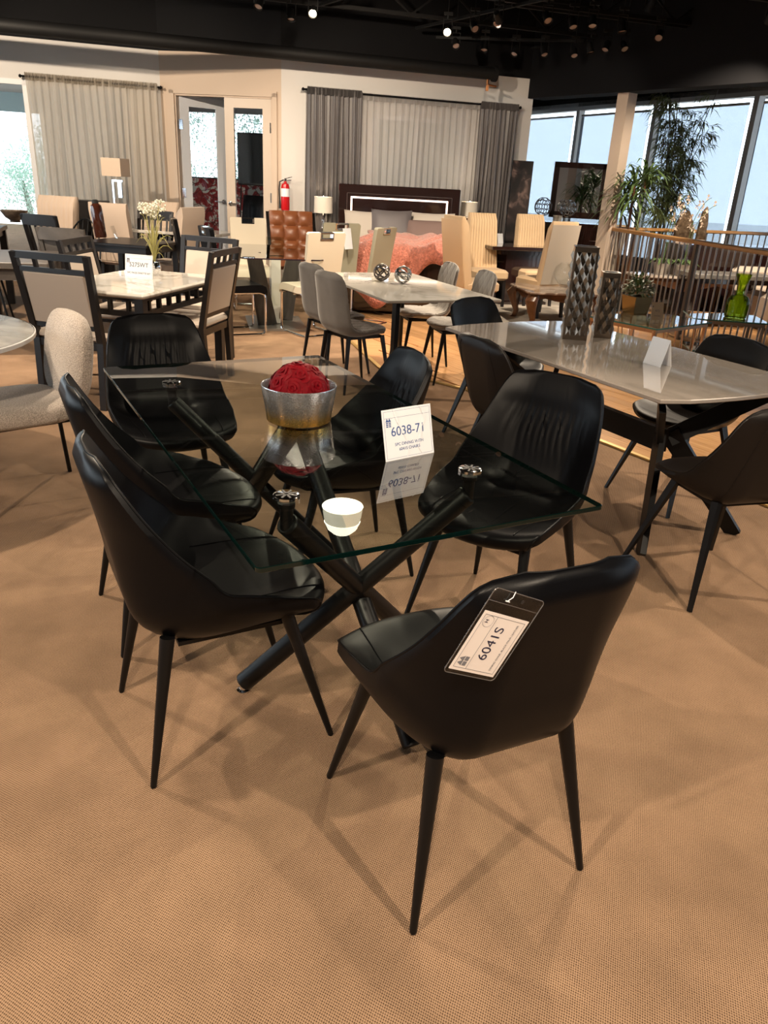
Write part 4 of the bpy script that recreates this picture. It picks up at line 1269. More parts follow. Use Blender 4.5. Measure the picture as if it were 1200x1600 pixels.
# ================================================================== generic builders for the sets farther back
M_beige = mat('beige_upholstery', (.56, .43, .33), .75, sheen=.3)
M_tan = mat('tan_upholstery', (.60, .43, .26), .75, sheen=.3)
M_tanback = mat('tan_grey_upholstery', (.46, .40, .33), .75, sheen=.3)
M_cream = mat('cream_leather', (.66, .59, .47), .5)
M_olive = mat('olive_grey_leather', (.33, .31, .23), .5)
M_wenge = mat('dark_glossy_wood', (.018, .007, .006), .10, 0, .6, coat=.6)
M_walnut = make_wood('carved_walnut', (.055, .022, .010), (.13, .055, .022), (3, 12, 3), .3)
M_greywood = make_wood('grey_washed_wood', (.075, .066, .06), (.12, .105, .095), (2, 18, 2), .45)
M_whitefab = mat('white_lampshade', (.78, .72, .62), .8)

def rib_slab(w_, h_, th, n, amp, taper=1.0):
    """back cushion: flat rear, vertical channels on the front (+y)"""
    b_ = B(); nx, nz = n*6, 8
    rings = []
    for i in range(nz + 1):
        tz = i/nz; z = h_*tz; ww = w_*(1 + (taper - 1)*tz)
        fr = []
        e = min(1, (1 - tz)*10 + .2)
        for j in range(nx + 1):
            x = -ww/2 + ww*j/nx
            ed = min(1, j/2, (nx - j)/2)
            fr.append((x, th*(.55*ed*e + .2) + amp*abs(math.sin(PI*n*j/nx))*ed*e, z))
        bk = [(ww/2*.98, -th*.3*e, z), (0, -th*.35*e, z), (-ww/2*.98, -th*.3*e, z)]
        rings.append(fr + bk)
    return b_.loft(rings, True)

def parson_chair(label, group, loc, rz, m_f, m_b=None, h=1.12, w_=.47, n=9, lean=9, legm=None, top_w=1.0, skirt=False):
    t = thing('upholstered_chair', label, 'chair', loc, rz, group)
    b_ = B(); b_.bevbox((0, .02, .43), (w_, .48, .13), .03); b_.obj('seat', m_f, t)
    o = rib_slab(w_, h - .42, .09, n, .012, top_w).obj('backrest', m_f, t, (0, -.20, .42), angle=60); o.rotation_euler = (R(lean), 0, 0)
    if m_b:
        b_ = B(); b_.prism([(-w_*.47, -.036), (w_*.47, -.036), (w_*.47, -.030), (-w_*.47, -.030)], .02, h - .45); b_.obj('back_cover', m_b, o, smooth=False)
    for sx in (-1, 1):
        for sy in (-1, 1):
            b_ = B(); b_.bar((sx*(w_/2 - .04), sy*.19, .38), (sx*(w_/2 - .035), sy*.215, 0), .045, .045, .032, .032, side=(1, 0, 0)); b_.obj('leg', legm or M_espresso, t, smooth=False)
    return t

def cantilever_chair(label, group, loc, rz, m_, h=1.02):
    t = thing('cantilever_chair', label, 'chair', loc, rz, group)
    # back: slab with a hand hole cut into the top edge
    w_, lean = .43, R(9)
    Mx = Matrix.Translation((0, -.20, .45)) @ Matrix.Rotation(lean, 4, 'X')
    H = h - .45; nt_, nd = .075, .07
    outl = [(-w_/2*.93, 0), (w_/2*.93, 0), (w_/2, H - .015), (w_/2 - .015, H), (nt_, H), (nt_, H - nd), (-nt_, H - nd), (-nt_, H), (-w_/2 + .015, H), (-w_/2, H - .015)]
    b_ = B(); b_.loft([[(x, -.02, z) for x, z in outl], [(x*1.01, .0, z) for x, z in outl], [(x, .022, z) for x, z in outl]], True, Mx); bk = b_.obj('backrest', m_, t, smooth=False)
    b_ = B(); b_.box((0, 0, H - nd + .006), (2*nt_, .05, .012), Mx); b_.box((0, 0, H - .006), (2*nt_, .045, .012), Mx)
    for s in (-1, 1): b_.box((s*(nt_ - .005), 0, H - nd/2), (.010, .05, nd), Mx)
    b_.obj('handle_insert', M_chrome, bk, smooth=False)
    rings = []
    for y, z0, z1 in ((-.22, .43, .49), (-.10, .42, .485), (.10, .425, .495), (.20, .425, .495), (.245, .415, .475), (.255, .39, .44)):
        rings.append([(-w_/2, y, z0), (w_/2, y, z0), (w_/2, y, z1), (-w_/2, y, z1)])
    b_ = B(); b_.loft(rings, True); b_.obj('seat', m_, t, angle=50)
    for s in (-1, 1):
        x = s*.20
        b_ = B(); b_.tube([(x, -.16, .42), (x, .18, .42), (x, .225, .405), (x, .235, .37), (x, .235, .05), (x, .225, .02), (x, .19, .012), (x, -.24, .012)], .0125, 8); b_.obj('frame_tube', M_chrome, t)
    b_ = B(); b_.tube([(-.20, -.24, .012), (.20, -.24, .012)], .0125, 8); b_.tube([(-.20, .0, .405), (.20, .0, .405)], .010, 8); b_.obj('cross_bar', M_chrome, t)
    return t

def slat_chair(label, group, loc, rz, m_, n=6, solid=False, h=.98, seatm=None):
    t = thing('slat_back_chair', label, 'chair', loc, rz, group)
    ln = lambda z: -.19 - max(0, z - .44)*.22
    for sx in (-1, 1):
        b_ = B(); b_.bar((sx*.19, -.21, 0), (sx*.195, -.19, .45), .036, .036, side=(1, 0, 0)); b_.bar((sx*.195, -.19, .44), (sx*.215, ln(h), h), .036, .03, side=(1, 0, 0)); b_.obj('back_post', m_, t, smooth=False)
        b_ = B(); b_.bar((sx*.19, .19, .44), (sx*.195, .205, 0), .042, .042, .03, .03, side=(1, 0, 0)); b_.obj('leg', m_, t, smooth=False)
    b_ = B(); zt = h - .05
    b_.loft([[(x, ln(zt) + .03*(1 - (x/.22)**2)*-.6 + dy, zz) for x, zz, dy in ((-.22 + .055*k, zt + s_*.055, d_) for k in range(9))] for s_, d_ in ((-1, -.012), (1, -.020), (1, .008), (-1, .014), (-1, -.012))], False)
    b_.obj('top_rail', m_, t, angle=60)
    if solid:
        b_ = B(); b_.box((0, ln(.70), .70), (.36, .02, .42), Matrix.Translation((0, ln(.70), .70)) @ Matrix.Rotation(R(12.4), 4, 'X') @ Matrix.Translation((0, -ln(.70), -.70))); b_.obj('back_panel', seatm or m_, t, smooth=False)
    else:
        for k in range(n):
            x = -.15 + .30*k/(n - 1); b_ = B(); b_.bar((x, ln(.47), .47), (x*1.05, ln(h - .09), h - .09), .022, .014, side=(1, 0, 0)); b_.obj('slat', m_, t, smooth=False)
    b_ = B(); b_.bevbox((0, 0, .445), (.44, .43, .045), .015); b_.obj('seat', seatm or m_, t)
    return t

def hoop_chair(label, group, loc, rz, m_):
    t = thing('hoop_back_chair', label, 'chair', loc, rz, group)
    hoop = lambda a: Vector((.235*math.cos(a), -.17 - .12*math.sin(a), .46 + .44*math.sin(a)))
    b_ = B(); b_.tube([hoop(PI*k/20) for k in range(21)], .010, 8); b_.obj('hoop', m_, t)
    for k in range(7):
        a = PI*(k + 1.5)/10; p = hoop(a); b_ = B(); b_.tube([(p.x*.7, -.18, .46), p], .005, 6); b_.obj('spindle', m_, t)
    b_ = B(); b_.tube([(.235*math.cos(a), -.02 - .20*math.sin(a), .66) for a in [PI*k/14 for k in range(15)]], .009, 8); b_.tube([(-.235, -.02, .66), (-.225, .1, .46)], .007, 6); b_.tube([(.235, -.02, .66), (.225, .1, .46)], .007, 6); b_.obj('arm_rail', m_, t)
    b_ = B(); b_.lathe([(0, .44), (.21, .44), (.225, .452), (.215, .465), (0, .46)], 20); b_.obj('seat', m_, t)
    for sx in (-1, 1):
        for sy in (-1, 1):
            b_ = B(); b_.tube([(sx*.13, sy*.13, .445), (sx*.20, sy*.20, 0)], .011, 8); b_.obj('leg', m_, t)
    return t

def leg_table(name, label, loc, rz, lx, ly, h, m_top, m_leg, th=.035, lw=.07, inset=.05, apron=.07):
    t = thing(name, label, 'table', loc, rz)
    slab(B(), rounded_rect(lx, ly, .012, 2), h - th, h, .004).obj('tabletop', [m_top, m_top], t, smooth=False)
    for sx in (-1, 1):
        for sy in (-1, 1):
            b_ = B(); b_.box((sx*(lx/2 - inset), sy*(ly/2 - inset), (h - th)/2), (lw, lw, h - th), taper=1.0); b_.obj('leg', m_leg, t, smooth=False)
    if apron:
        b_ = B()
        for s in (-1, 1): b_.box((0, s*(ly/2 - inset), h - th - apron/2), (lx - 2*inset, .02, apron)); b_.box((s*(lx/2 - inset), 0, h - th - apron/2), (.02, ly - 2*inset, apron))
        b_.obj('apron', m_leg, t, smooth=False)
    return t

def face(frm, to): 
    d = Vector(to) - Vector(frm); return math.atan2(-d.x, d.y)

# ================================================================== left zone
M_stone = make_marble('grey_stone', (.20, .19, .17), (.34, .32, .29), .12, 2.2, .08)
rt = thing('round_table', 'round grey stone table at the left edge, beside the boucle chair', 'table', (-2.36, 3.40, 0))
b_ = B(); b_.lathe([(0, .735), (.66, .735), (.70, .742)], 64); b_.obj('underside', M_blackmetal, rt)
b_ = B(); b_.lathe([(.70, .742), (.705, .745), (.705, .758), (.70, .762), (0, .762)], 64); b_.obj('tabletop', [M_stone], rt)
b_ = B(); b_.lathe([(.703, .741), (.709, .743), (.709, .760), (.704, .763)], 64); b_.obj('edge_band', mat('white_edge', (.62, .62, .62), .4), rt)
b_ = B(); b_.lathe([(.35, 0), (.34, .02), (.10, .05), (.07, .2), (.07, .6), (.16, .735)], 32); b_.obj('pedestal', M_greywood, rt)
M_boucle = mat('taupe_boucle', (.40, .345, .30), .95, 0, .1, bump=(190, 1.0, .006), noise=(230, .45), sheen=.3)
bp_ = at(106, 556, .655); bf_ = Vector((-math.sin(R(133)), math.cos(R(133)), 0))
bcl = thing('boucle_chair', 'taupe boucle chair with rounded back pad and thin black legs', 'chair', (bp_.x + bf_.x*.235, bp_.y + bf_.y*.235, 0), R(133))
def pad_mesh(pts_outline, th, crown, M=None):
    """upholstered pad from an outline in x,z; th thickness; crown = bulge"""
    b_ = B(); n = len(pts_outline)
    cx = sum(p[0] for p in pts_outline)/n; cz = sum(p[1] for p in pts_outline)/n
    rings = []
    for s, d in ((.0, -th/2 - crown), (.55, -th/2 - crown*.8), (.86, -th/2 - crown*.25), (.97, -th/2 + .012), (1, -th*.2), (1, th*.2), (.97, th/2 - .012), (.86, th/2 + crown*.25), (.55, th/2 + crown*.8), (.0, th/2 + crown)):
        s = max(s, .02); rings.append([(cx + (p[0] - cx)*s, d, cz + (p[1] - cz)*s) for p in pts_outline])
    return b_.loft(rings, True, M)
def superoval(w_, h_, p=3.0, n=36, cz=0, top=1.0):
    o = []
    for k in range(n):
        a = 2*PI*k/n; c_, s_ = math.cos(a), math.sin(a)
        z = h_/2*abs(s_)**(2/p)*(1 if s_ >= 0 else -1)
        o.append((w_/2*abs(c_)**(2/p)*(1 if c_ >= 0 else -1)*(1 + (top - 1)*(z/h_ + .5)), cz + z))
    return o
o = pad_mesh(superoval(.46, .43, 3.2), .075, .012).obj('backrest', M_boucle, bcl, (0, -.235, .655), angle=80); o.rotation_euler = (R(9), 0, 0)
pad_mesh(superoval(.50, .52, 3.6), .085, .012, Matrix.Rotation(R(90), 4, 'X')).obj('seat', M_boucle, bcl, (0, .04, .445), angle=80)
for sx in (-1, 1):
    b_ = B(); b_.tube([(sx*.17, -.255, .60), (sx*.175, -.21, .42), (sx*.20, -.25, 0)], .011, 8); b_.obj('leg', M_blackmetal, bcl)
    b_ = B(); b_.tube([(sx*.175, .20, .40), (sx*.20, .24, 0)], .011, 8); b_.obj('leg', M_blackmetal, bcl)
b_ = B(); b_.box((0, 0, .395), (.36, .44, .015)); b_.obj('under_frame', M_blackmetal, bcl, smooth=False)

leg_table('grey_wood_table', 'grey wood table with thick legs behind the dinette chair at left', (-3.42, 6.72, 0), R(17), 1.0, 1.05, .76, M_greywood, M_greywood, .05, .085, .05, .09)
GL_ = 'dark wooden chairs on the left side of the showroom'
slat_chair('grey wooden chair with solid back, behind the blue-sheen dinette chair', GL_, (-3.02, 7.62, 0), R(-8), M_greywood, solid=True, h=.96)
slat_chair('black slat-back chair with wide curved top rail, rear to us', GL_, (-3.62, 8.70, 0), R(-20), M_espresso, 5, h=1.0)
slat_chair('black slat-back chair facing us behind the white pompon flowers', GL_, (-3.05, 9.72, 0), R(170), M_espresso, 5, h=1.02)
leg_table('black_wood_table', 'low black wooden table carrying the brown bottle', (-2.98, 9.02, 0), R(-12), .80, .80, .74, M_espresso, M_espresso, .03, .06, .05, .07)
GH = 'black hoop-back chairs near the left window'
hoop_chair('black hoop-back chair nearest the camera beside the bowl table', GH, (-4.05, 7.75, 0), R(20), M_blackmetal)
hoop_chair('black hoop-back chair at the left picture edge against the bright window', GH, (-5.05, 9.0, 0), R(170), M_blackmetal)
hoop_chair('black hoop-back chair behind the brown bottle', GH, (-3.86, 9.55, 0), R(165), M_blackmetal)
leg_table('bowl_table', 'dark table with pale reflections carrying the wooden bowl', (-4.75, 8.35, 0), R(17), 1.15, 1.0, .84, M_greywood, M_espresso, .04, .07, .05, .06)
bw_ = B(); bw_.lathe([(0, 0), (.06, 0), (.055, .02), (.10, .05), (.145, .115), (.15, .13), (.14, .13), (.09, .06), (0, .035)], 28)
tag(bw_.obj('wooden_bowl', make_wood('turned_wood', (.10, .07, .05), (.22, .16, .11), (8, 8, 20), .5), None, at(24, 347, .84)), 'turned brown wooden bowl on the table by the window', 'bowl')
b_ = thing('shaker_bottle', 'tall glossy dark brown bottle leaning on the black table', 'bottle', at(158, 371, .74), 0)
q = B(); q.lathe([(0, 0), (.062, 0), (.066, .02), (.066, .30), (.060, .34), (.035, .365)], 24); o = q.obj('bottle_body', mat('brown_lacquer', (.05, .014, .008), .08, 0, .7, coat=.8), b_); o.rotation_euler = (0, R(-5), 0)
q = B(); q.lathe([(.036, .362), (.036, .395), (.02, .405), (0, .405)], 16); o = q.obj('cap', M_darkplug, b_); o.rotation_euler = (0, R(-5), 0)
q = B(); q.box((0, 0, .07), (.012, .10, .14), Matrix.Translation((.085, 0, 0)) @ Matrix.Rotation(R(-18), 4, 'Y')); tag(q.obj('acrylic_stand', M_clear, None, at(168, 372, .74) + Vector((.02, 0, 0)), smooth=False), 'clear acrylic card stand beside the brown bottle', 'card stand')
GB = 'beige channel-back chairs around the far marble table'
for lab, px, py, Y, fc, kw in (
    ('beige channel-back chair in front of the window edge, left of the others', 92, 305, 10.1, 170, {}),
    ('beige chair seen from behind, beside the brown bottle', 166, 316, 9.85, -15, {}),
    ('beige channel-back chair right of the floor lamp, beyond the red cup', 251, 314, 10.75, 175, {}),
    ('beige chair by the open door leaf, turned left towards the red cup table', 303, 323, 9.5, 75, {})):
    p = atY(px, py, Y); zt = min(1.2, p.z); p.z = 0; k_ = .21 + (zt - .42)*math.tan(R(10)); p += Vector((-math.sin(R(fc)), math.cos(R(fc)), 0))*k_
    parson_chair(lab, GB, p, R(fc), M_beige, None, h=min(1.2, zt), w_=.50, n=8, lean=10, top_w=1.06)
ct = thing('pedestal_table', 'white marble table on black pedestal with the red cup on it', 'table', (-2.72, 10.25, 0), R(-9))
slab(B(), rounded_rect(1.15, .75, .02, 2), .765, .80, .005).obj('tabletop', [M_marble, M_marble], ct, smooth=False)
b_ = B(); b_.box((0, 0, .38), (.62, .34, .765)); b_.obj('pedestal', M_black, ct, smooth=False)
b_ = B(); b_.box((0, 0, .015), (.8, .5, .03)); b_.obj('plinth', M_black, ct, smooth=False)
cp = thing('paper_cup', 'small red paper cup with white lid on the far marble table', 'cup', at(248, 349, .80))
b_ = B(); b_.lathe([(0, 0), (.034, 0), (.045, .10), (0, .10)], 20); b_.obj('cup_body', mat('red_paper', (.55, .012, .015), .5), cp)
b_ = B(); b_.lathe([(.047, .098), (.047, .108), (.040, .118), (0, .118)], 20); b_.obj('lid', M_paper, cp)
b_ = B(); b_.lathe([(.0405, .045), (.0425, .065)], 20); b_.obj('white_band', M_paper, cp)
fl = thing('floor_lamp', 'floor lamp with square beige shade in front of the cream curtain', 'lamp', (-3.55, 10.35, 0), R(-8))
b_ = B(); b_.box((0, 0, .015), (.26, .26, .03)); b_.obj('base', M_chrome, fl, smooth=False)
b_ = B(); b_.box((-.05, 0, .68), (.022, .022, 1.32)); b_.box((.01, 0, 1.335), (.14, .022, .022)); b_.box((.04, 0, 1.24), (.05, .03, .20)); b_.obj('pole', M_chrome, fl, smooth=False)
b_ = B(); b_.loft([[(sx*.125*k, sy*.125*k, z) for sx, sy in ((-1, -1), (1, -1), (1, 1), (-1, 1))] for k, z in ((1.0, 1.385), (1, 1.59))], False); b_.obj('lamp_shade', mat('beige_lampshade', (.58, .45, .34), .8), fl, smooth=False)
cb = thing('black_cabinet', 'low black cabinet behind the beige chairs by the curtain', 'cabinet', (-4.05, 10.62, 0), R(18))
b_ = B(); b_.box((0, 0, .54), (.55, .30, 1.08)); b_.obj('body', M_espresso, cb, smooth=False)
b_ = B(); b_.box((0, -.152, .54), (.24, .012, 1.0)); b_.box((.26, -.152, .54), (.24, .012, 1.0), Matrix.Translation((-.13, 0, 0))); b_.obj('door', M_espresso, cb, smooth=False)

# ================================================================== glass table with cream cantilever chairs
HC = Vector((-1.30, 8.52, 0)); HR = R(14)
ht_ = thing('trestle_glass_table', 'glass top table on a dark slanted slab pedestal', 'table', HC, HR)
oc = [(-.50, -.62), (-.36, -.80), (.36, -.80), (.50, -.62), (.50, .62), (.36, .80), (-.36, .80), (-.50, .62)]
slab(B(), oc, .748, .760, .002).obj('tabletop', [M_tabletop, mat('smoked_edge', (.02, .012, .02), .1)], ht_, smooth=False)
M_slab = make_wood('charcoal_oak', (.018, .015, .014), (.045, .038, .034), (10, 10, 1.5), .4)
for s, yy in ((-1, -.16), (1, .16)):
    b_ = B(); b_.bar((s*.10, yy, .03), (s*.24, yy*1.6, .745), .20, .11, .15, .10, side=(1, 0, 0)); b_.obj('slab_leg', M_slab, ht_, smooth=False)
b_ = B(); b_.bar((0, 0, .03), (0, 0, .745), .10, .22); b_.obj('centre_slab', mat('pale_lacquer', (.60, .58, .54), .2), ht_, smooth=False)
b_ = B(); b_.prism([(-.30, -.42), (.30, -.42), (.30, .42), (-.30, .42)], 0, .022); b_.obj('base_plate', mat('brushed_steel', (.36, .34, .31), .28, .6), ht_, smooth=False)
GHc = 'cream cantilever chairs with handle holes'
cantilever_chair('cream cantilever chair facing us at the far side of the glass table', GHc, (-1.74, 9.52, 0), R(196), M_cream)
cantilever_chair('cream cantilever chair with chrome handle hole, its back towards us', GHc, (-.88, 8.12, 0), R(38), M_cream)
cantilever_chair('olive grey cantilever chair seen side-on in front of the bed', GHc, (-.40, 8.86, 0), R(62), M_olive, 1.05)
cantilever_chair('olive grey cantilever chair beside the bedside lamp, back towards us', GHc, (-.74, 9.38, 0), R(20), M_olive, 1.05)
GHb = 'black cantilever chairs behind the dinette set'
cantilever_chair('black cantilever chair pulled up to the glass table, seat towards it', GHb, (-1.60, 7.92, 0), R(-62), M_leather)
cantilever_chair('black cantilever chair with chrome handle near the open door leaf', GHb, (-2.18, 8.95, 0), R(-70), M_leather)
acr = thing('acrylic_holder', 'clear acrylic sign holder standing on the slab-pedestal glass table', 'card stand', at(430, 400, .76), R(10))
b_ = B(); b_.box((0, 0, .09), (.17, .004, .18)); b_.obj('clear_panel', glass('acrylic', (.86, .88, .82), 2.0), acr, smooth=False)
b_ = B(); b_.box((0, .03, .003), (.17, .07, .006)); b_.obj('foot', MATS['acrylic'], acr, smooth=False)

oc_ = M_AW @ Vector((.74, 1.05, 0))
parson_chair('black leather office chair seen through the closed door pane', 'office chairs', (oc_.x, oc_.y, 0), R(150), M_leather, None, h=1.2, w_=.50, n=3, lean=8)
# ================================================================== bed corner at the back wall
def bw(s, off, z=0): return M_BW @ Vector((s, -off, z))
BRZ = math.atan2(BWD.y, BWD.x)
BEDP = Vector((-.02, 11.12, 0)); BEDR = R(1.5)
hb = thing('bed', 'bed with dark glossy headboard framed by a light strip', 'bed', BEDP, BEDR)
b_ = B(); b_.bevbox((0, 0, .72), (1.62, .08, 1.44), .008); b_.obj('headboard', M_wenge, hb)
b_ = B(); zz = 1.28
b_.box((0, -.046, zz), (1.30, .012, .022)); b_.box((-.64, -.046, .94), (.022, .012, .68)); b_.box((.64, -.046, .94), (.022, .012, .68)); b_.obj('light_strip', mat('warm_light_strip', (1, .8, .7), .4, emit=((1, .82, .72), 2.2)), hb, smooth=False)
b_ = B()
b_.box((0, -.046, zz + .05), (1.40, .010, .006)); b_.box((-.70, -.046, .94), (.006, .010, .78)); b_.box((.70, -.046, .94), (.006, .010, .78)); b_.obj('chrome_inlay', M_chrome, hb, smooth=False)
b_ = B()
for s in (-1, 1): b_.box((s*.79, -.80, .28), (.05, 1.52, .30))
b_.box((0, -1.58, .36), (1.62, .06, .62)); b_.obj('bed_rail', M_wenge, hb, smooth=False)
b_ = B(); b_.bevbox((0, -.80, .58), (1.52, 1.48, .36), .06); b_.obj('mattress', mat('cream_bedding', (.60, .54, .47), .85), hb)
def pillow(name, label, loc, rz, tilt, w_, h_, th, m_):
    b_ = B(); n = 12; vs, fs = [], []
    for sd in (1, -1):
        for i in range(n + 1):
            for j in range(n + 1):
                x, z = -1 + 2*i/n, -1 + 2*j/n
                t_ = max(0, (1 - x**4)*(1 - z**4))**.6
                k = 1 - .10*(1 - abs(x)**2)*abs(z)**2 * .6
                vs.append((x*w_/2*(1 - .06*(1 - z*z)*abs(x)), sd*th/2*t_, z*h_/2*(1 - .08*(1 - x*x)*abs(z))))
    m_n = (n + 1)**2
    for i in range(n):
        for j in range(n):
            a = i*(n + 1) + j; fs += [(a, a+1, a+n+2, a+n+1), (m_n+a, m_n+a+n+1, m_n+a+n+2, m_n+a+1)]
    b_.add(vs, fs); o = b_.obj(name, m_, None, loc, rz, angle=80); o.rotation_euler = (R(tilt), 0, rz)
    return tag(o, label, 'pillow')
def hbp(x, y, z): return Matrix.Translation(BEDP) @ Matrix.Rotation(BEDR, 4, 'Z') @ Vector((x, y, z))
M_pil = mat('grey_satin_pillow', (.145, .13, .135), .5); M_shams = mat('striped_sham', (.56, .50, .44), .8)
pillow('pillow_sham', 'cream pillow sham at the left of the headboard', hbp(-.40, -.24, .93), BEDR, -28, .66, .44, .16, M_shams)
pillow('pillow_sham', 'cream pillow sham at the right of the headboard', hbp(.42, -.24, .95), BEDR, -28, .66, .44, .16, M_shams)
pillow('cushion', 'grey satin cushion in the middle of the bed', hbp(-.10, -.42, .96), BEDR, -25, .54, .44, .15, M_pil)
pillow('cushion', 'mauve grey cushion lying right of the grey satin one', hbp(.36, -.50, .90), BEDR, -40, .56, .40, .15, mat('mauve_cushion', (.20, .135, .12), .7))
# furry pink throw draped over the bed
M_fur = mat('pink_fur', (.56, .21, .155), .95, 0, .1, bump=(55, 1.0, .02), noise=(40, .3), sheen=.6)
vs, fs = [], []; rn = random.Random(2); nx, ny = 40, 34
ph = [rn.uniform(0, 6) for _ in range(8)]
for i in range(ny + 1):
    for j in range(nx + 1):
        u_, v_ = j/nx, i/ny
        x = -.50 + 1.18*u_ + .12*math.sin(v_*4 + 1); y = -.58 - 1.16*v_ - .10*math.sin(u_*5)
        z = .80 + .05*math.sin(u_*9 + ph[0] + 3*v_)*math.sin(v_*7 + ph[1]) + .03*math.sin(u_*19 + v_*11 + ph[2]) + .05*(1 - v_)
        if y < -1.58: z -= (-1.58 - y)*2.6; y = -1.66 - (-1.58 - y)*.15
        z = max(z, .785) if y > -1.62 else z
        vs.append((x, y, z))
for i in range(ny):
    for j in range(nx):
        a = i*(nx + 1) + j; fs.append((a, a+1, a+nx+2, a+nx+1))
b_ = B(); b_.add(vs, fs); o = b_.obj('furry_throw', M_fur, None, BEDP, BEDR, angle=90)
md = o.modifiers.new('thick', 'SOLIDIFY'); md.thickness = .03; md.offset = 1
tag(o, 'fluffy salmon pink throw heaped over the bed', 'blanket')
def bedside(lab, s, off):
    t = thing('nightstand', lab, 'nightstand', bw(s, off), BRZ)
    b_ = B(); b_.box((0, 0, .36), (.46, .40, .68)); b_.obj('body', M_wenge, t, smooth=False)
    for z in (.52, .24):
        b_ = B(); b_.box((0, -.206, z), (.42, .015, .25)); d = b_.obj('drawer', M_wenge, t, smooth=False)
        b_ = B(); b_.box((0, -.222, z), (.12, .015, .012)); b_.obj('handle', M_chrome, d, smooth=False)
    b_ = B(); b_.box((0, 0, .71), (.50, .44, .02)); b_.obj('top', M_wenge, t, smooth=False)
bedside('dark glossy nightstand left of the bed under the crystal lamp', .56, .40)
bedside('dark glossy nightstand right of the bed under the white lamp', 2.66, .36)
def table_lamp(lab, loc, shade_z, r_, h_, m_base, crystal):
    t = thing('table_lamp', lab, 'lamp', loc)
    z0 = shade_z - loc[2]
    b_ = B(); b_.lathe([(r_, z0), (r_*.96, z0 + h_)], 32); b_.obj('lamp_shade', M_whitefab, t)
    b_ = B()
    if crystal:
        b_.lathe([(0, 0), (.05, 0), (.05, .012), (.02, .02), (.035, .06), (.012, .10), (.03, .15), (.012, .20), (.022, .24), (.008, .28), (.008, z0 + h_*.6)], 10)
    else:
        b_.lathe([(0, 0), (.06, 0), (.06, .01), (.045, .02), (.05, .12), (.04, z0 - .02), (.008, z0 - .01), (.008, z0 + h_*.5)], 20)
    b_.obj('lamp_base', m_base, t)
    b_ = B(); b_.lathe([(0, z0 + h_), (.012, z0 + h_ + .01), (.004, z0 + h_ + .03), (0, z0 + h_ + .03)], 8); b_.tube([(-r_*.95, 0, z0 + h_ - .01), (r_*.95, 0, z0 + h_ - .01)], .003, 5); b_.obj('finial', M_chrome, t)
    ld = bpy.data.lights.new('lamp_bulb', 'POINT'); ld.energy = 5; ld.color = (1, .82, .6); ld.shadow_soft_size = .03
    lo = bpy.data.objects.new('lamp_bulb', ld); link(lo, t); lo.location = (0, 0, z0 + h_*.45)
p = atY(505, 330, 11.0); table_lamp('white drum lamp with crystal stem, left of the bed', (p.x, p.y, .72), 1.065, .125, .20, M_chrome, True)
p = atY(733, 330, 11.5); table_lamp('white drum lamp with dark base, right of the bed', (p.x, p.y, .72), 1.10, .12, .19, M_wenge, False)
# fire extinguisher
p = bw(.035, .09, 1.07)
fe = thing('fire_extinguisher', 'red fire extinguisher hung on the wall beside the door', 'fire extinguisher', p, BRZ)
b_ = B(); b_.lathe([(0, 0), (.055, 0), (.058, .01), (.058, .28), (.045, .325), (.02, .34), (.018, .36)], 20); cy = b_.obj('cylinder', mat('red_enamel', (.50, .008, .012), .25), fe)
b_ = B(); b_.lathe([(.0585, .17), (.0585, .27)], 20); b_.obj('paper_label', M_paper, cy)
b_ = B(); b_.box((0, 0, .375), (.03, .03, .04)); b_.bar((0, 0, .39), (.09, 0, .415), .02, .008); b_.bar((0, 0, .375), (.08, 0, .375), .02, .008); b_.obj('valve_handle', M_chrome, fe)
b_ = B(); b_.tube([(-.02, 0, .375), (-.075, 0, .35), (-.082, 0, .25), (-.075, 0, .12)], .010, 8); b_.tube([(-.075, 0, .12), (-.072, 0, .02)], [.012, .017], 8); b_.obj('hose', M_darkplug, fe)
# brown tufted lounge chair
p = atY(459, 333, 10.45)
lc = thing('lounge_chair', 'brown tufted leather lounge chair below the fire extinguisher', 'chair', (p.x, p.y, 0), R(196))
M_cognac = mat('cognac_leather', (.19, .062, .022), .38, 0, .5, bump=(120, .15))
def tufted(w_, h_, th, nx_, nz_):
    b_ = B(); n = 24; fr, vs, fs = [], [], []
    for i in range(n + 1):
        for j in range(n + 1):
            x, z = -1 + 2*j/n, -1 + 2*i/n
            q = abs(math.sin(PI*nx_*(x + 1)/2))**.5*abs(math.sin(PI*nz_*(z + 1)/2))**.5
            vs.append((x*w_/2, th*.4 + .045*q*(1 - x**8)*(1 - z**8), z*h_/2))
    m_n = len(vs)
    for i in range(n):
        for j in range(n): a = i*(n+1) + j; fs.append((a, a+1, a+n+2, a+n+1))
    b_.add(vs, fs); b_.box((0, 0, 0), (w_, th*.8, h_)); return b_
o = tufted(.56, .56, .10, 3, 3).obj('backrest', M_cognac, lc, (0, -.22, .80), angle=60); o.rotation_euler = (R(14), 0, 0)
o = tufted(.56, .56, .10, 3, 3).obj('seat', M_cognac, lc, (0, .06, .46), angle=60); o.rotation_euler = (R(-84), 0, 0)
for s in (-1, 1):
    b_ = B(); b_.bar((s*.30, -.30, 1.06), (s*.30, .10, .30), .04, .012, side=(1, 0, 0)); b_.bar((s*.30, .10, .30), (s*.30, .30, 0), .04, .012, side=(1, 0, 0)); b_.bar((s*.30, .30, .46), (s*.30, -.30, 0), .04, .012, side=(1, 0, 0)); b_.obj('chrome_frame', M_chrome, lc, smooth=False)
# cream sign between the olive chairs
p = Vector((-.56, 9.02, .78))
price_sign('price_sign', 'pale price card hanging between the two olive chairs', p + Vector((-.03, -.06, 0)), p + Vector((.05, .07, 0)), .22, 10, [], logo=True, rule=False, back=False)

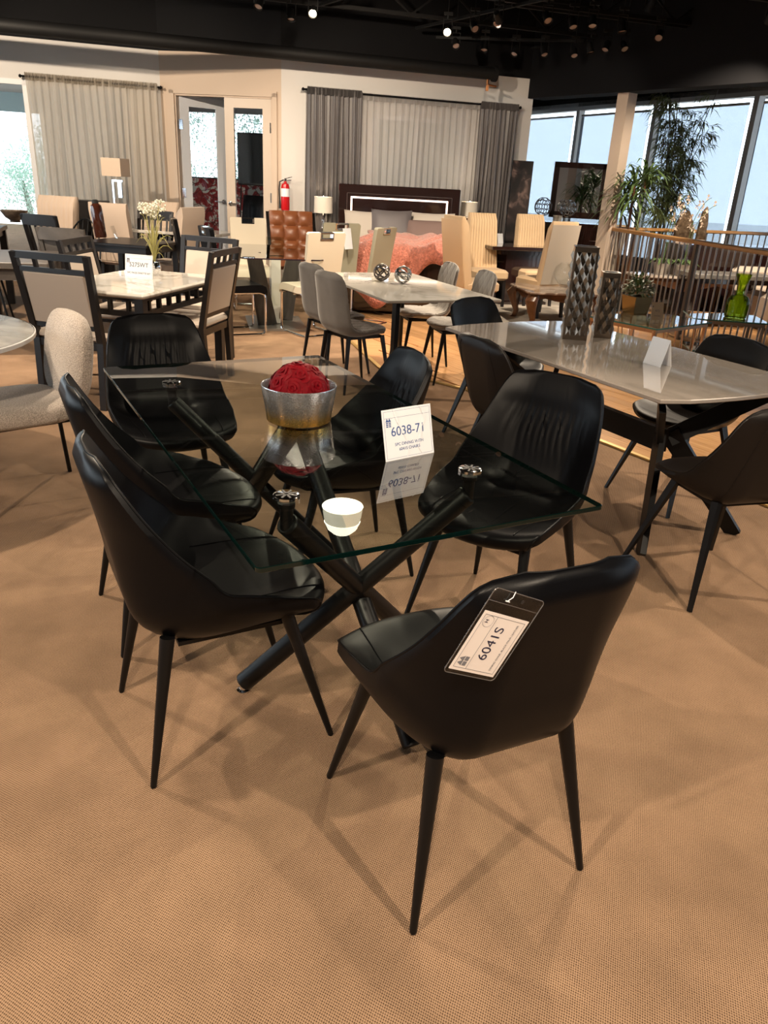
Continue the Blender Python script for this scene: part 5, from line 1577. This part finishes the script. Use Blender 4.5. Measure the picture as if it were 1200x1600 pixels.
# ================================================================== dark dining set
nl = at(770, 385, .78)
dvx, dvy = BWD, BWN
DTC = nl + dvx*.66 + dvy*.35; DTC.z = 0
dk = thing('dark_dining_table', 'dark glossy wood dining table with pedestal and beige chairs', 'table', DTC, BRZ)
slab(B(), rounded_rect(1.32, .70, .01, 1), .735, .78, .006).obj('tabletop', [M_wenge, M_wenge], dk, smooth=False)
b_ = B(); b_.box((0, 0, .70), (.95, .45, .06)); b_.obj('sub_top', M_wenge, dk, smooth=False)
b_ = B(); b_.box((-.10, 0, .36), (.55, .40, .66), taper=1.0); b_.obj('pedestal', M_wenge, dk, smooth=False)
b_ = B(); b_.box((-.10, 0, .03), (.72, .55, .06)); b_.obj('plinth', M_wenge, dk, smooth=False)
GP = 'tall tan chairs around the dark dining table'
for lab, px, py, Y, fc, mb in (
    ('tall tan chair at the left end of the dark table, side-on', 708, 336, 9.15, -62, M_tan),
    ('tall tan striped chair behind the dark table, right of the white lamp', 753, 332, 11.05, 197, None),
    ('tall tan striped chair behind the gold vase', 828, 334, 11.35, 197, None),
    ('tall chair with grey-beige rear, nearest to us at the dark table', 886, 346, 9.75, 30, M_tanback),
    ('tall pale chair behind the near end of the railing', 962, 351, 11.75, 25, M_tanback)):
    p = atY(px, py, Y); zt = min(1.2, p.z); p.z = 0; k_ = .21 + (zt - .42)*math.tan(R(8)); p += Vector((-math.sin(R(fc)), math.cos(R(fc)), 0))*k_
    parson_chair(lab, GP, p, R(fc), M_tan, mb, h=min(1.2, zt), w_=.46, n=11, lean=8, top_w=.86)
def small_thing(name, label, cat, loc, b_, m_, rz=0.0, smooth=True):
    return tag(b_.obj(name, m_, None, loc, rz, smooth=smooth), label, cat)
M_gold = mat('gold', (.62, .45, .22), .18, 1)
b_ = B(); b_.lathe([(0, 0), (.055, 0), (.075, .03), (.078, .06), (.065, .17), (.058, .235), (.05, .235), (.06, .06), (0, .02)], 12)
small_thing('gold_vase', 'gold facetted vase on the dark dining table', 'vase', at(833, 381, .78), b_, M_gold, smooth=False)
b_ = B(); b_.lathe([(0, 0), (.07, 0), (.075, .02), (.07, .30), (.08, .36), (.075, .36), (.064, .02), (0, .015)], 14)
small_thing('patterned_vase', 'tall pale patterned glass vase behind the gold vase', 'vase', at(867, 374, .78) , b_, mat('patterned_glass', (.62, .56, .48), .15, .3, noise=(25, .5)), smooth=False)
p = at(781, 380, .78)
price_sign('price_sign', 'white folded card on the left of the dark dining table', p + Vector((-.03, -.02, 0)), p + Vector((.05, .03, 0)), .13, 14, [], logo=False, rule=False)
p = at(812, 381, .78)
sb_ = thing('card_box', 'small red and black display box on the dark dining table', 'box', p, R(12))
b_ = B(); b_.box((0, 0, .03), (.13, .08, .06)); b_.obj('box_body', M_darkplug, sb_, smooth=False)
b_ = B(); b_.box((0, -.042, .018), (.12, .004, .02)); b_.obj('red_stripe', MATS['red_enamel'], sb_, smooth=False)
b_ = B(); b_.box((0, .03, .085), (.12, .006, .07)); b_.obj('back_flap', M_darkplug, sb_, smooth=False)
# dresser with mirror by the windows
DRY = 12.9
p0, p1 = atY(848, 345, DRY), atY(950, 345, DRY - .2)
dr = thing('dresser', 'dark dresser below the framed mirror by the windows', 'dresser', ((p0.x + p1.x)/2, DRY + .1, 0), R(-6))
wd_ = (p1.x - p0.x)
b_ = B(); b_.box((0, 0, .52), (wd_, .45, .98)); b_.obj('body', M_wenge, dr, smooth=False)
for k in range(3):
    for j in range(3):
        b_ = B(); b_.box((-wd_/3 + wd_/3*k, -.232, .20 + .30*j), (wd_/3 - .03, .015, .27)); d = b_.obj('drawer', M_wenge, dr, smooth=False)
        b_ = B(); b_.box((-wd_/3 + wd_/3*k, -.248, .20 + .30*j), (.10, .012, .014)); b_.obj('handle', M_chrome, d, smooth=False)
b_ = B(); b_.box((0, 0, 1.025), (wd_ + .04, .49, .03)); b_.obj('top', M_wenge, dr, smooth=False)
a_, c_ = atY(868, 252, DRY + .05), atY(937, 338, DRY + .05)
mr = thing('framed_mirror', 'dark framed mirror standing on the dresser', 'mirror', ((a_.x + c_.x)/2 + .02, DRY + .1, c_.z - .05), R(-4))
mw, mh = (c_.x - a_.x) + .02, a_.z - c_.z + .05
b_ = B()
for s in (-1, 1): b_.box((s*(mw/2 - .04), 0, mh/2), (.08, .05, mh))
b_.box((0, 0, .045), (mw, .05, .09)); b_.box((0, 0, mh - .04), (mw, .05, .08)); b_.obj('mirror_frame', M_wenge, mr, smooth=False)
b_ = B(); b_.box((0, .0, mh/2), (mw - .12, .012, mh - .14)); b_.obj('mirror_glass', mat('mirror_silver', (.85, .87, .88), .01, 1), mr, smooth=False)
def wire_ball(label, loc, r_, m_):
    t = thing('wire_ball', label, 'ornament', loc)
    bm = bmesh.new(); bmesh.ops.create_icosphere(bm, subdivisions=2, radius=r_)
    bm2 = bm; b_ = B()
    # hexagon cells: dual edges of the icosphere
    for e in bm2.edges:
        f = e.link_faces
        if len(f) == 2 and (e.verts[0].index + e.verts[1].index) % 1 == 0:
            a, c = f[0].calc_center_median(), f[1].calc_center_median()
            b_.tube([tuple(a + Vector((0, 0, r_))), tuple(c + Vector((0, 0, r_)))], .006, 5)
    bm.free(); b_.obj('wire_cage', m_, t)
    return t
wire_ball('dark hexagon wire ball left of the framed mirror', atY(847, 338, DRY - .1) + Vector((0, 0, .0)), .14, M_gunmetal)
wire_ball('silver hexagon wire ball in front of the framed mirror', atY(886, 340, DRY - .12) + Vector((0, 0, .0)), .13, MATS['dull_silver'])
# tall dark portrait banner
a_, c_ = atY(821, 254, 12.75), atY(812, 400, 12.75)
pn = thing('portrait_banner', 'tall narrow dark photo banner against the white wall end', 'banner', (1.70, 11.98, 0), R(8))
mt, N, L, b = nodes_of('dark_photo_print', .4)
tc = N.new('ShaderNodeTexCoord'); nz = N.new('ShaderNodeTexNoise'); nz.inputs['Scale'].default_value = 2.6; nz.inputs['Detail'].default_value = 3; nz.inputs['Distortion'].default_value = 1.5
L.new(tc.outputs['Object'], nz.inputs['Vector']); r1 = ramp(N, [(.42, (.006, .005, .006)), (.56, (.03, .02, .02)), (.68, (.22, .15, .13))]); L.new(nz.outputs['Fac'], r1.inputs['Fac']); L.new(r1.outputs['Color'], b.inputs['Base Color'])
b_ = B(); b_.box((0, 0, a_.z/2 + .02), (.30, .02, a_.z - .04)); b_.obj('print', mt, pn, smooth=False)
b_ = B(); b_.box((0, 0, .015), (.36, .22, .03)); b_.obj('foot', M_darkplug, pn, smooth=False)
# pale rug under the dark set
b_ = B(); b_.bevbox((0, 0, .012), (3.0, 2.2, .02), .006)
tag(b_.obj('area_rug', mat('pale_mottled_rug', (.42, .38, .33), .95, noise=(3.5, .35)), None, (DTC.x + .25, DTC.y - .55, .004), BRZ, smooth=False), 'pale mottled rug under the dark dining table', 'rug')

# ================================================================== marble end table with carved legs and fish bowl
cl = at(818, 455, .42)
et = thing('carved_end_table', 'marble-top end table with carved walnut cabriole legs', 'table', (cl.x + .45, cl.y + .42, 0), R(8))
et.scale = (1.35, 1.3, .764)
M_brownmarble = make_marble('brown_marble', (.16, .11, .085), (.42, .34, .28), .08, 5, .10)
slab(B(), rounded_rect(.68, .68, .05, 4), .52, .55, .006).obj('marble_top', [M_brownmarble, M_brownmarble], et, smooth=False)
for s in (-1, 1):
    for k, (sx, sy) in enumerate(((s, 1), (s, -1))):
        pts = [(sx*.27, sy*.27, .51), (sx*.305, sy*.305, .42), (sx*.29, sy*.29, .28), (sx*.265, sy*.265, .14), (sx*.275, sy*.275, .05), (sx*.30, sy*.30, .0)]
        b_ = B(); b_.tube(pts, [.05, .055, .038, .025, .024, .035], 10)
        for j in range(5): 
            a = 2*PI*j/5; b_.tube([(q[0] + .035*math.cos(a)*f, q[1] + .035*math.sin(a)*f, q[2]) for q, f in zip(pts[:4], (1.2, 1.3, .9, .5))], [.012, .013, .010, .006], 6)
        b_.obj('cabriole_leg', M_walnut, et)
for ax in (0, 1):
    for s in (-1, 1):
        poly = [(-.28, .52), (.28, .52), (.26, .43), (.18, .455), (.09, .42), (0, .40), (-.09, .42), (-.18, .455), (-.26, .43)]
        b_ = B(); b_.loft([[(x, s*.28 - .012, z) for x, z in poly], [(x, s*.28 + .012, z) for x, z in poly]], True, Matrix.Rotation(ax*PI/2, 4, 'Z')); b_.obj('carved_apron', M_walnut, et, smooth=False)
fb = at(888, 449, .4205)
b_ = B(); b_.lathe([(0, 0), (.09, 0), (.13, .03), (.185, .10), (.20, .16), (.18, .235), (.13, .275), (.125, .28), (.12, .275), (.172, .23), (.19, .16), (.176, .10), (.12, .036), (0, .012)], 40)
small_thing('fish_bowl', 'round clear glass bowl on the carved end table', 'bowl', fb, b_, M_clear)

# ================================================================== railing round the stair opening
M_oakrail = make_wood('oak_handrail', (.42, .21, .07), (.54, .29, .11), (1, 14, 14), .35)
M_steel = mat('brushed_rail_steel', (.36, .32, .29), .35, .85)
M_steeldark = mat('bronze_post', (.13, .10, .08), .4, .6)
C0 = Vector((2.83, 11.15, 0))
def railing(name, label, a, d, ln, post_at, n_b):
    t = thing(name, label, 'railing', a, math.atan2(d.y, d.x))
    b_ = B(); b_.bevbox((ln/2, 0, 1.06), (ln, .075, .045), .01); b_.obj('handrail', M_oakrail, t)
    b_ = B(); b_.box((ln/2, 0, .06), (ln, .03, .03)); b_.obj('bottom_rail', M_steel, t, smooth=False)
    bm_ = B(); bm_.tube([(0, 0, .06), (0, 0, 1.04)], .0095, 8); me = bm_.mesh('baluster', M_steel)
    for k in range(n_b):
        inst('baluster', me, t, (.06 + (ln - .1)*k/(n_b - 1), 0, 0))
    for s in post_at:
        b_ = B(); b_.box((s, 0, .52), (.05, .05, 1.04)); b_.box((s, 0, .006), (.11, .11, .012)); b_.obj('post', M_steeldark, t, smooth=False)
    return t
rd = Vector((.41, -2.33, 0)).normalized()
railing('railing', 'oak-capped railing with thin steel balusters, nearer run', C0, rd, 6.2, (.03, 2.33, 4.5), 56)
railing('railing', 'oak-capped railing with thin dark balusters, farther run', C0 + Vector((.05, .05, 0)), Vector((.93, .36, 0)).normalized(), 4.6, (1.5, 3.2), 38)

# ================================================================== glass side tables by the railing
def side_table(label, c, rz, lx, ly, h, mframe, rods=True, lower=None):
    t = thing('glass_side_table', label, 'side table', c, rz)
    slab(B(), rounded_rect(lx, ly, .008, 1), h - .012, h, .002).obj('glass_top', [M_tabletop, mat('aqua_edge', (.05, .20, .19), .1)], t, smooth=False)
    for sx in (-1, 1):
        for sy in (-1, 1):
            b_ = B(); b_.box((sx*(lx/2 - .04), sy*(ly/2 - .04), (h - .012)/2), (.025, .025, h - .012)); b_.obj('leg', mframe, t, smooth=False)
    b_ = B()
    for s in (-1, 1): b_.box((0, s*(ly/2 - .04), h - .03), (lx - .08, .025, .03)); b_.box((s*(lx/2 - .04), 0, h - .03), (.025, ly - .08, .03))
    b_.obj('top_frame', mframe, t, smooth=False)
    if rods:
        rn = random.Random(8)
        for s in (-1, 1):
            for k in range(9):
                x = -lx/2 + .06 + (lx - .12)*k/8; x2 = x + rn.uniform(-.10, .10); b_ = B(); b_.tube([(x, s*(ly/2 - .04), .02), (x2, s*(ly/2 - .04), h - .03)], .006, 5); b_.obj('rod', mframe, t)
    if lower:
        slab(B(), rounded_rect(lx*.92, ly*.92, .008, 1), lower, lower + .01, .002).obj('glass_shelf', [M_tabletop, MATS['aqua_edge']], t, smooth=False)
    return t
q = at(1015, 515, .50)
s1 = side_table('square glass side table with copper rods holding the potted plant', (2.22, 6.98, 0), R(40), .86, .80, .50, mat('copper_frame', (.62, .36, .20), .3, .7))
q = at(1092, 484, .50)
s2 = side_table('glass side table with steel frame holding the green vase', (3.06, 7.33, 0), R(-8), .66, .50, .50, M_steel, False, .20)
# potted foliage plant
M_leaf = mat('green_leaf', (.085, .14, .045), .5, noise=(14, .4)); M_leafpale = mat('variegated_leaf', (.34, .38, .20), .5, noise=(10, .3))
def leaf_into(b_, p, d, ln, wd, droop=.3):
    d = d.normalized(); sd = d.cross(Vector((0, 0, 1)))
    sd = sd.normalized() if sd.length > .01 else Vector((1, 0, 0)); n_ = sd.cross(d)
    q = [p, p + d*ln*.5 + sd*wd/2 + n_*ln*.04, p + d*ln*.5 - sd*wd/2 + n_*ln*.04, p + d*ln - Vector((0, 0, ln*droop)), p + d*ln*.5]
    b_.add([tuple(x) for x in q], [(0, 1, 4), (0, 4, 2), (1, 3, 4), (4, 3, 2)])
pp_ = Vector((2.19, 7.22, .50))
pt = thing('potted_plant', 'leafy potted plant in a square bronze pot on the side table', 'plant', pp_, R(24))
b_ = B(); b_.loft([[(sx*k, sy*k, z) for sx, sy in ((-1, -1), (1, -1), (1, 1), (-1, 1))] for k, z in ((.075, 0), (.078, .012), (.088, .09), (.095, .155), (.10, .16), (.085, .16), (.07, .05))], True); b_.obj('pot', mat('bronze_pot', (.22, .16, .07), .25, .8), pt, smooth=False)
for nm, mm, n_, sd in (('foliage', M_leaf, 170, 1), ('pale_foliage', M_leafpale, 50, 2)):
    b_ = B(); rn = random.Random(sd)
    for k in range(n_):
        d = Vector((rn.gauss(0, 1), rn.gauss(0, 1), abs(rn.gauss(0, .8)) + .1)).normalized(); c_ = Vector((0, 0, .17)) + Vector((d.x*.11, d.y*.11, d.z*.17))*rn.uniform(.3, 1)
        leaf_into(b_, c_, d + Vector((rn.gauss(0, .4), rn.gauss(0, .4), 0)), rn.uniform(.05, .11), rn.uniform(.02, .035), rn.uniform(.1, .5))
    b_.obj(nm, mm, pt, smooth=False)['kind'] = 'stuff'
p = at(1026, 500, .50)
price_sign('price_sign', 'tan price card on the copper-rod side table', p + Vector((-.05, 0, 0)), p + Vector((.06, .02, 0)), .15, 14, [('972', .028, .50, M_inkgrey), ('END TABLE', .011, .22, M_inkgrey)], paper=mat('tan_card', (.62, .48, .31), .7), rule=False, back=False)
b_ = B(); b_.lathe([(0, 0), (.085, 0), (.098, .012), (.10, .12), (.098, .155), (.075, .19), (.042, .205), (.036, .23), (.042, .30), (.066, .375), (.070, .385), (.064, .38), (.036, .30), (.030, .23), (.035, .21), (.09, .16), (.093, .02), (0, .012)], 36)
mt = bpy.data.materials.new('green_glass'); mt.use_nodes = True; N, L = mt.node_tree.nodes, mt.node_tree.links; N.remove(N['Principled BSDF'])
tr = N.new('ShaderNodeBsdfTransparent'); tr.inputs['Color'].default_value = (.93, .985, .50, 1); gl = N.new('ShaderNodeBsdfGlossy'); gl.inputs['Roughness'].default_value = .03
df = N.new('ShaderNodeBsdfTranslucent'); df.inputs['Color'].default_value = (.60, .85, .02, 1)
fr = N.new('ShaderNodeFresnel'); fr.inputs['IOR'].default_value = 1.3; m1 = N.new('ShaderNodeMixShader'); m1.inputs['Fac'].default_value = .30; m2 = N.new('ShaderNodeMixShader')
L.new(tr.outputs[0], m1.inputs[1]); L.new(df.outputs[0], m1.inputs[2]); L.new(fr.outputs[0], m2.inputs['Fac']); L.new(m1.outputs[0], m2.inputs[1]); L.new(gl.outputs[0], m2.inputs[2]); L.new(m2.outputs[0], N['Material Output'].inputs['Surface'])
small_thing('green_glass_vase', 'lime green glass vase with flared neck on the side table', 'vase', at(1148, 496, .50), b_, mt)

# ================================================================== tall plants, orchids and furniture beyond the railing
def dracaena(label, loc, h):
    t = thing('dracaena_plant', label, 'plant', loc)
    b_ = B(); b_.lathe([(0, 0), (.15, 0), (.19, .30), (.17, .30), (.16, .25), (0, .25)], 20); b_.obj('pot', mat('charcoal_pot', (.03, .03, .03), .4), t)
    rn = random.Random(6); tips = []
    for a, r_, hh in ((0, .10, h), (2.1, .22, h*.86), (4.2, .16, h*.93)):
        x, y = r_*math.cos(a), r_*math.sin(a); b_ = B(); b_.tube([(x*.3, y*.3, .2), (x*.8, y*.8, hh*.6), (x, y, hh)], .018, 7); b_.obj('stem', M_walnut, t); tips.append(Vector((x, y, hh)))
    b_ = B()
    for tp in tips:
        for k in range(75):
            a = rn.uniform(0, 2*PI); up = rn.uniform(-.5, 1.1); d = Vector((math.cos(a), math.sin(a), up)).normalized(); ln = rn.uniform(.32, .52)
            p = tp + Vector((0, 0, rn.uniform(-.22, .06))); sd = d.cross(Vector((0, 0, 1))).normalized()*.016
            q = [p, p + d*ln*.45 + Vector((0, 0, .02)), p + d*ln*.8 - Vector((0, 0, ln*.12)), p + d*ln - Vector((0, 0, ln*.35))]
            w4 = (.5, 1, .7, .08)
            vs = [tuple(q[i] + sd*s*w4[i]) for i in range(4) for s in (-1, 1)]
            b_.add(vs, [(0, 1, 3, 2), (2, 3, 5, 4), (4, 5, 7, 6)])
    b_.obj('blade_leaves', M_leaf, t, smooth=False)['kind'] = 'stuff'
    return t
p = Vector((3.06, 10.9, 0)); dracaena('spiky dracaena plant beside the column beyond the railing', (p.x, p.y, 0), 1.72)
def bamboo(label, loc, h):
    t = thing('bamboo_tree', label, 'plant', loc)
    b_ = B(); b_.lathe([(0, 0), (.17, 0), (.21, .34), (.19, .34), (.18, .3), (0, .3)], 20); b_.obj('pot', MATS['charcoal_pot'], t)
    rn = random.Random(12); lf = B()
    for k in range(12):
        a = rn.uniform(0, 2*PI); r_ = rn.uniform(.02, .12); hh = h*rn.uniform(.72, 1.0); lx, ly = rn.uniform(-.35, .60), rn.uniform(-.3, .3)
        base = Vector((r_*math.cos(a), r_*math.sin(a), .3)); pts = [base + Vector((lx*s*s, ly*s*s, (hh - .3)*s)) for s in (0, .25, .5, .75, 1)]
        b_ = B(); b_.tube(pts, [.011, .010, .009, .007, .004], 6); b_.obj('cane', mat('dark_cane', (.035, .022, .016), .5), t)
        for j in range(30):
            s = rn.uniform(.32, 1); i = min(3, int(s*4)); p = pts[i].lerp(pts[i+1], s*4 - i)
            a2 = rn.uniform(0, 2*PI); br = Vector((math.cos(a2), math.sin(a2), rn.uniform(-.1, .6)))*rn.uniform(.06, .30)
            lf.tube([p, p + br], [.003, .0015], 3)
            for q in range(7):
                a3 = a2 + rn.uniform(-1.2, 1.2); d = Vector((math.cos(a3), math.sin(a3), rn.uniform(-.9, .3)))
                leaf_into(lf, p + br*rn.uniform(.5, 1), d, rn.uniform(.12, .22), .020, rn.uniform(.1, .5))
    lf.obj('foliage', mat('bamboo_leaf', (.20, .235, .09), .5, noise=(6, .5)), t, smooth=False)['kind'] = 'stuff'
    return t
p = atY(1040, 300, 13.3); bamboo('tall slender bamboo tree in front of the shaded windows', (p.x, p.y, 0), 3.12)
M_orch = mat('cream_orchid', (.62, .50, .40), .7)
def orchid(label, loc, h, side, seed):
    t = thing('orchid', label, 'plant', loc); rn = random.Random(seed)
    b_ = B(); b_.lathe([(0, 0), (.08, 0), (.11, .14), (.10, .14), (0, .12)], 18); b_.obj('pot', mat('silver_pot', (.45, .43, .40), .3, .6), t)
    b_ = B()
    for k in range(9): leaf_into(b_, Vector((0, 0, .13)), Vector((math.cos(k*.7), math.sin(k*.7), .5)), .26, .06, .5)
    b_.obj('leaves', M_leaf, t, smooth=False)
    for s in range(2):
        pts = [Vector((side*(.03 + .10*s)*q + side*.34*max(0, q - .45)**1.2, .05*s*q, .12 + h*math.sin(min(1, q)*1.45)*(1 - .10*s))) for q in [k/9 for k in range(10)]]
        b_ = B(); b_.tube(pts, .004, 5); st = b_.obj('flower_stem', M_leaf, t)
        for k in range(9):
            p = pts[4 + k*5//9] + Vector((rn.uniform(-.05, .05), rn.uniform(-.05, .05), rn.uniform(-.05, .04))); b_ = B()
            for j in range(5):
                a = 2*PI*j/5 + k; leaf_into(b_, p, Vector((math.cos(a), -.3, math.sin(a))), .042, .034, 0)
            b_.obj('blossom', M_orch, st, smooth=False)
    return t
# carved console with marble top beyond the railing
cs = at(1050, 437, .78)
co = thing('carved_console', 'low dark carved console with pale marble top beyond the railing', 'console', (3.72, 10.55, 0), R(4))
co.scale = (.72, .8, .66)
slab(B(), rounded_rect(1.9, .55, .04, 3), .80, .84, .006).obj('marble_top', [make_marble('pink_marble', (.50, .42, .36), (.62, .56, .50), .1, 3, .1)]*2, co, smooth=False)
poly = [(-.88, .80), (.88, .80), (.84, .62), (.6, .70), (.35, .64), (0, .56), (-.35, .64), (-.6, .70), (-.84, .62)]
b_ = B(); b_.loft([[(x, -.24, z) for x, z in poly], [(x, -.20, z) for x, z in poly]], True); b_.obj('carved_apron', M_walnut, co, smooth=False)
for sx in (-1, 1):
    for sy in (-1, 1):
        b_ = B(); b_.tube([(sx*.82, sy*.20, .80), (sx*.87, sy*.23, .62), (sx*.82, sy*.20, .3), (sx*.86, sy*.22, 0)], [.05, .055, .03, .03], 8); b_.obj('cabriole_leg', M_walnut, co)
cx, cy = co.location.x, co.location.y
orchid('white orchid with arching sprays on the console beyond the railing', (cx - .0, cy, .555), .84, 1, 3)
orchid('cream orchid beside the bamboo on the console beyond the railing', (cx - .26, cy + .05, .555), .90, 1, 5)
def stone(label, loc, w_, h_, seed):
    rn = random.Random(seed); t = thing('stone_ornament', label, 'ornament', loc); ol_ = []
    for k in range(18):
        a = PI*k/17; ol_.append((w_/2*math.cos(a)*(1 + rn.uniform(-.08, .08)), .05 + (h_ - .05)*math.sin(a)**.7*(1 + rn.uniform(-.04, .04))))
    pad_mesh(ol_, .06, .01).obj('slab', mat('sparkling_stone', (.16, .11, .07), .25, .5, noise=(22, .6), bump=(30, .8, .01)), t, angle=30)
    b_ = B(); b_.box((0, 0, .025), (w_*.8, .10, .05)); b_.obj('plinth', M_beige, t, smooth=False)
stone('rounded sparkling stone slab beyond the railing, left of its narrow twin', atY(1085, 350, 12.2) + Vector((0, 0, -.30)), .26, .40, 1)
stone('narrow sparkling stone slab beyond the railing', atY(1107, 352, 12.2) + Vector((0, 0, -.30)), .13, .46, 2)
st_ = bpy.data.objects
# long dark sideboard and pale sofa deep beyond the railing
p = atY(1140, 420, 10.9)
sd_ = thing('dark_sideboard', 'long dark sideboard with panelled doors beyond the railing', 'sideboard', (p.x + .35, 11.3, 0), R(10))
b_ = B(); b_.box((0, 0, .46), (2.2, .45, .88)); b_.obj('body', M_wenge, sd_, smooth=False)
for k in range(4):
    b_ = B(); b_.box((-.81 + .54*k, -.232, .46), (.50, .016, .78)); d = b_.obj('door', M_wenge, sd_, smooth=False)
    b_ = B(); b_.box((-.81 + .54*k + .17, -.245, .52), (.02, .012, .10)); b_.obj('handle', M_chrome, d, smooth=False)
b_ = B(); b_.box((0, 0, .91), (2.26, .49, .025)); b_.obj('top', M_wenge, sd_, smooth=False)
for o in list(COL.objects):
    if o.name.startswith('stone_ornament'): o.location = (sd_.location.x - (.95 if o.name == 'stone_ornament' else .70), 11.24, .925)
p = at(1165, 470, .45)
so = thing('pale_sofa', 'pale upholstered sofa end beyond the railing, behind the green vase', 'sofa', (p.x + .95, p.y + .9, 0), R(96))
M_sofa = mat('oatmeal_fabric', (.52, .44, .36), .85)
b_ = B(); b_.bevbox((0, 0, .26), (1.7, .85, .40), .05); b_.obj('seat_base', M_sofa, so)
b_ = B(); b_.bevbox((0, -.36, .50), (1.7, .20, .72), .06); b_.obj('backrest', M_sofa, so)
for s in (-1, 1):
    b_ = B(); b_.bevbox((s*.78, 0, .42), (.20, .86, .56), .06); b_.obj('armrest', M_sofa, so)
# gilded leaf ornament on grey stone coffee table
p = at(1165, 440, .70)
ctb = leg_table('stone_coffee_table', 'grey stone-top table beyond the railing near the right picture edge', (p.x + .35, p.y + 1.35, 0), R(10), 1.1, .5, .66, M_stone, M_wenge, .05, .07, .06, .06)

# ================================================================== trees outside the windows
M_treeleaf = fabric_sheet('tree_leaf', (.66, .78, .70), .6, .5); M_bark = mat('bark', (.30, .26, .22), .9)
def tree(label, loc, h, r_, seed, n_=8000):
    t = thing('tree', label, 'tree', loc); rn = random.Random(seed)
    b_ = B(); b_.tube([(0, 0, 0), (.1, 0, h*.25), (-.05, .1, h*.5)], [.10, .08, .04], 8); b_.obj('trunk', M_bark, t)
    cs_ = [(Vector((rn.uniform(-1, 1)*r_*.6, rn.uniform(-1, 1)*r_*.6, h*.62 + rn.uniform(-.9, 1)*r_*.6)), rn.uniform(.35, .6)*r_) for _ in range(12)]
    b_ = B()
    for k in range(n_):
        c_, rr = cs_[k % 12]; d = Vector((rn.gauss(0, 1), rn.gauss(0, 1), rn.gauss(0, 1))).normalized(); p = c_ + d*rr*rn.uniform(.5, 1)
        leaf_into(b_, p, Vector((rn.gauss(0, 1), rn.gauss(0, 1), rn.gauss(0, .6))), rn.uniform(.06, .11), .045, .2)
    b_.obj('crown', M_treeleaf, t, smooth=False)
for i, (x, y, h, r_, lab) in enumerate(((-2.6, 18.5, 3.6, 1.9, 'leafy tree outside the office window, seen in the door gap'), (-5.0, 19.5, 3.8, 2.0, 'leafy tree outside the office, left of the door panes'), (-.2, 20.5, 4.2, 2.0, 'leafy tree outside the office, behind the closed door leaf'),
                                       (-9.6, 21.0, 2.6, 1.5, 'pale tree seen through the bright left window'), (-11.8, 20.0, 2.9, 1.6, 'pale tree at the left edge of the bright window'))):
    tree(lab, (x, y, -.25), h, r_, i + 20)
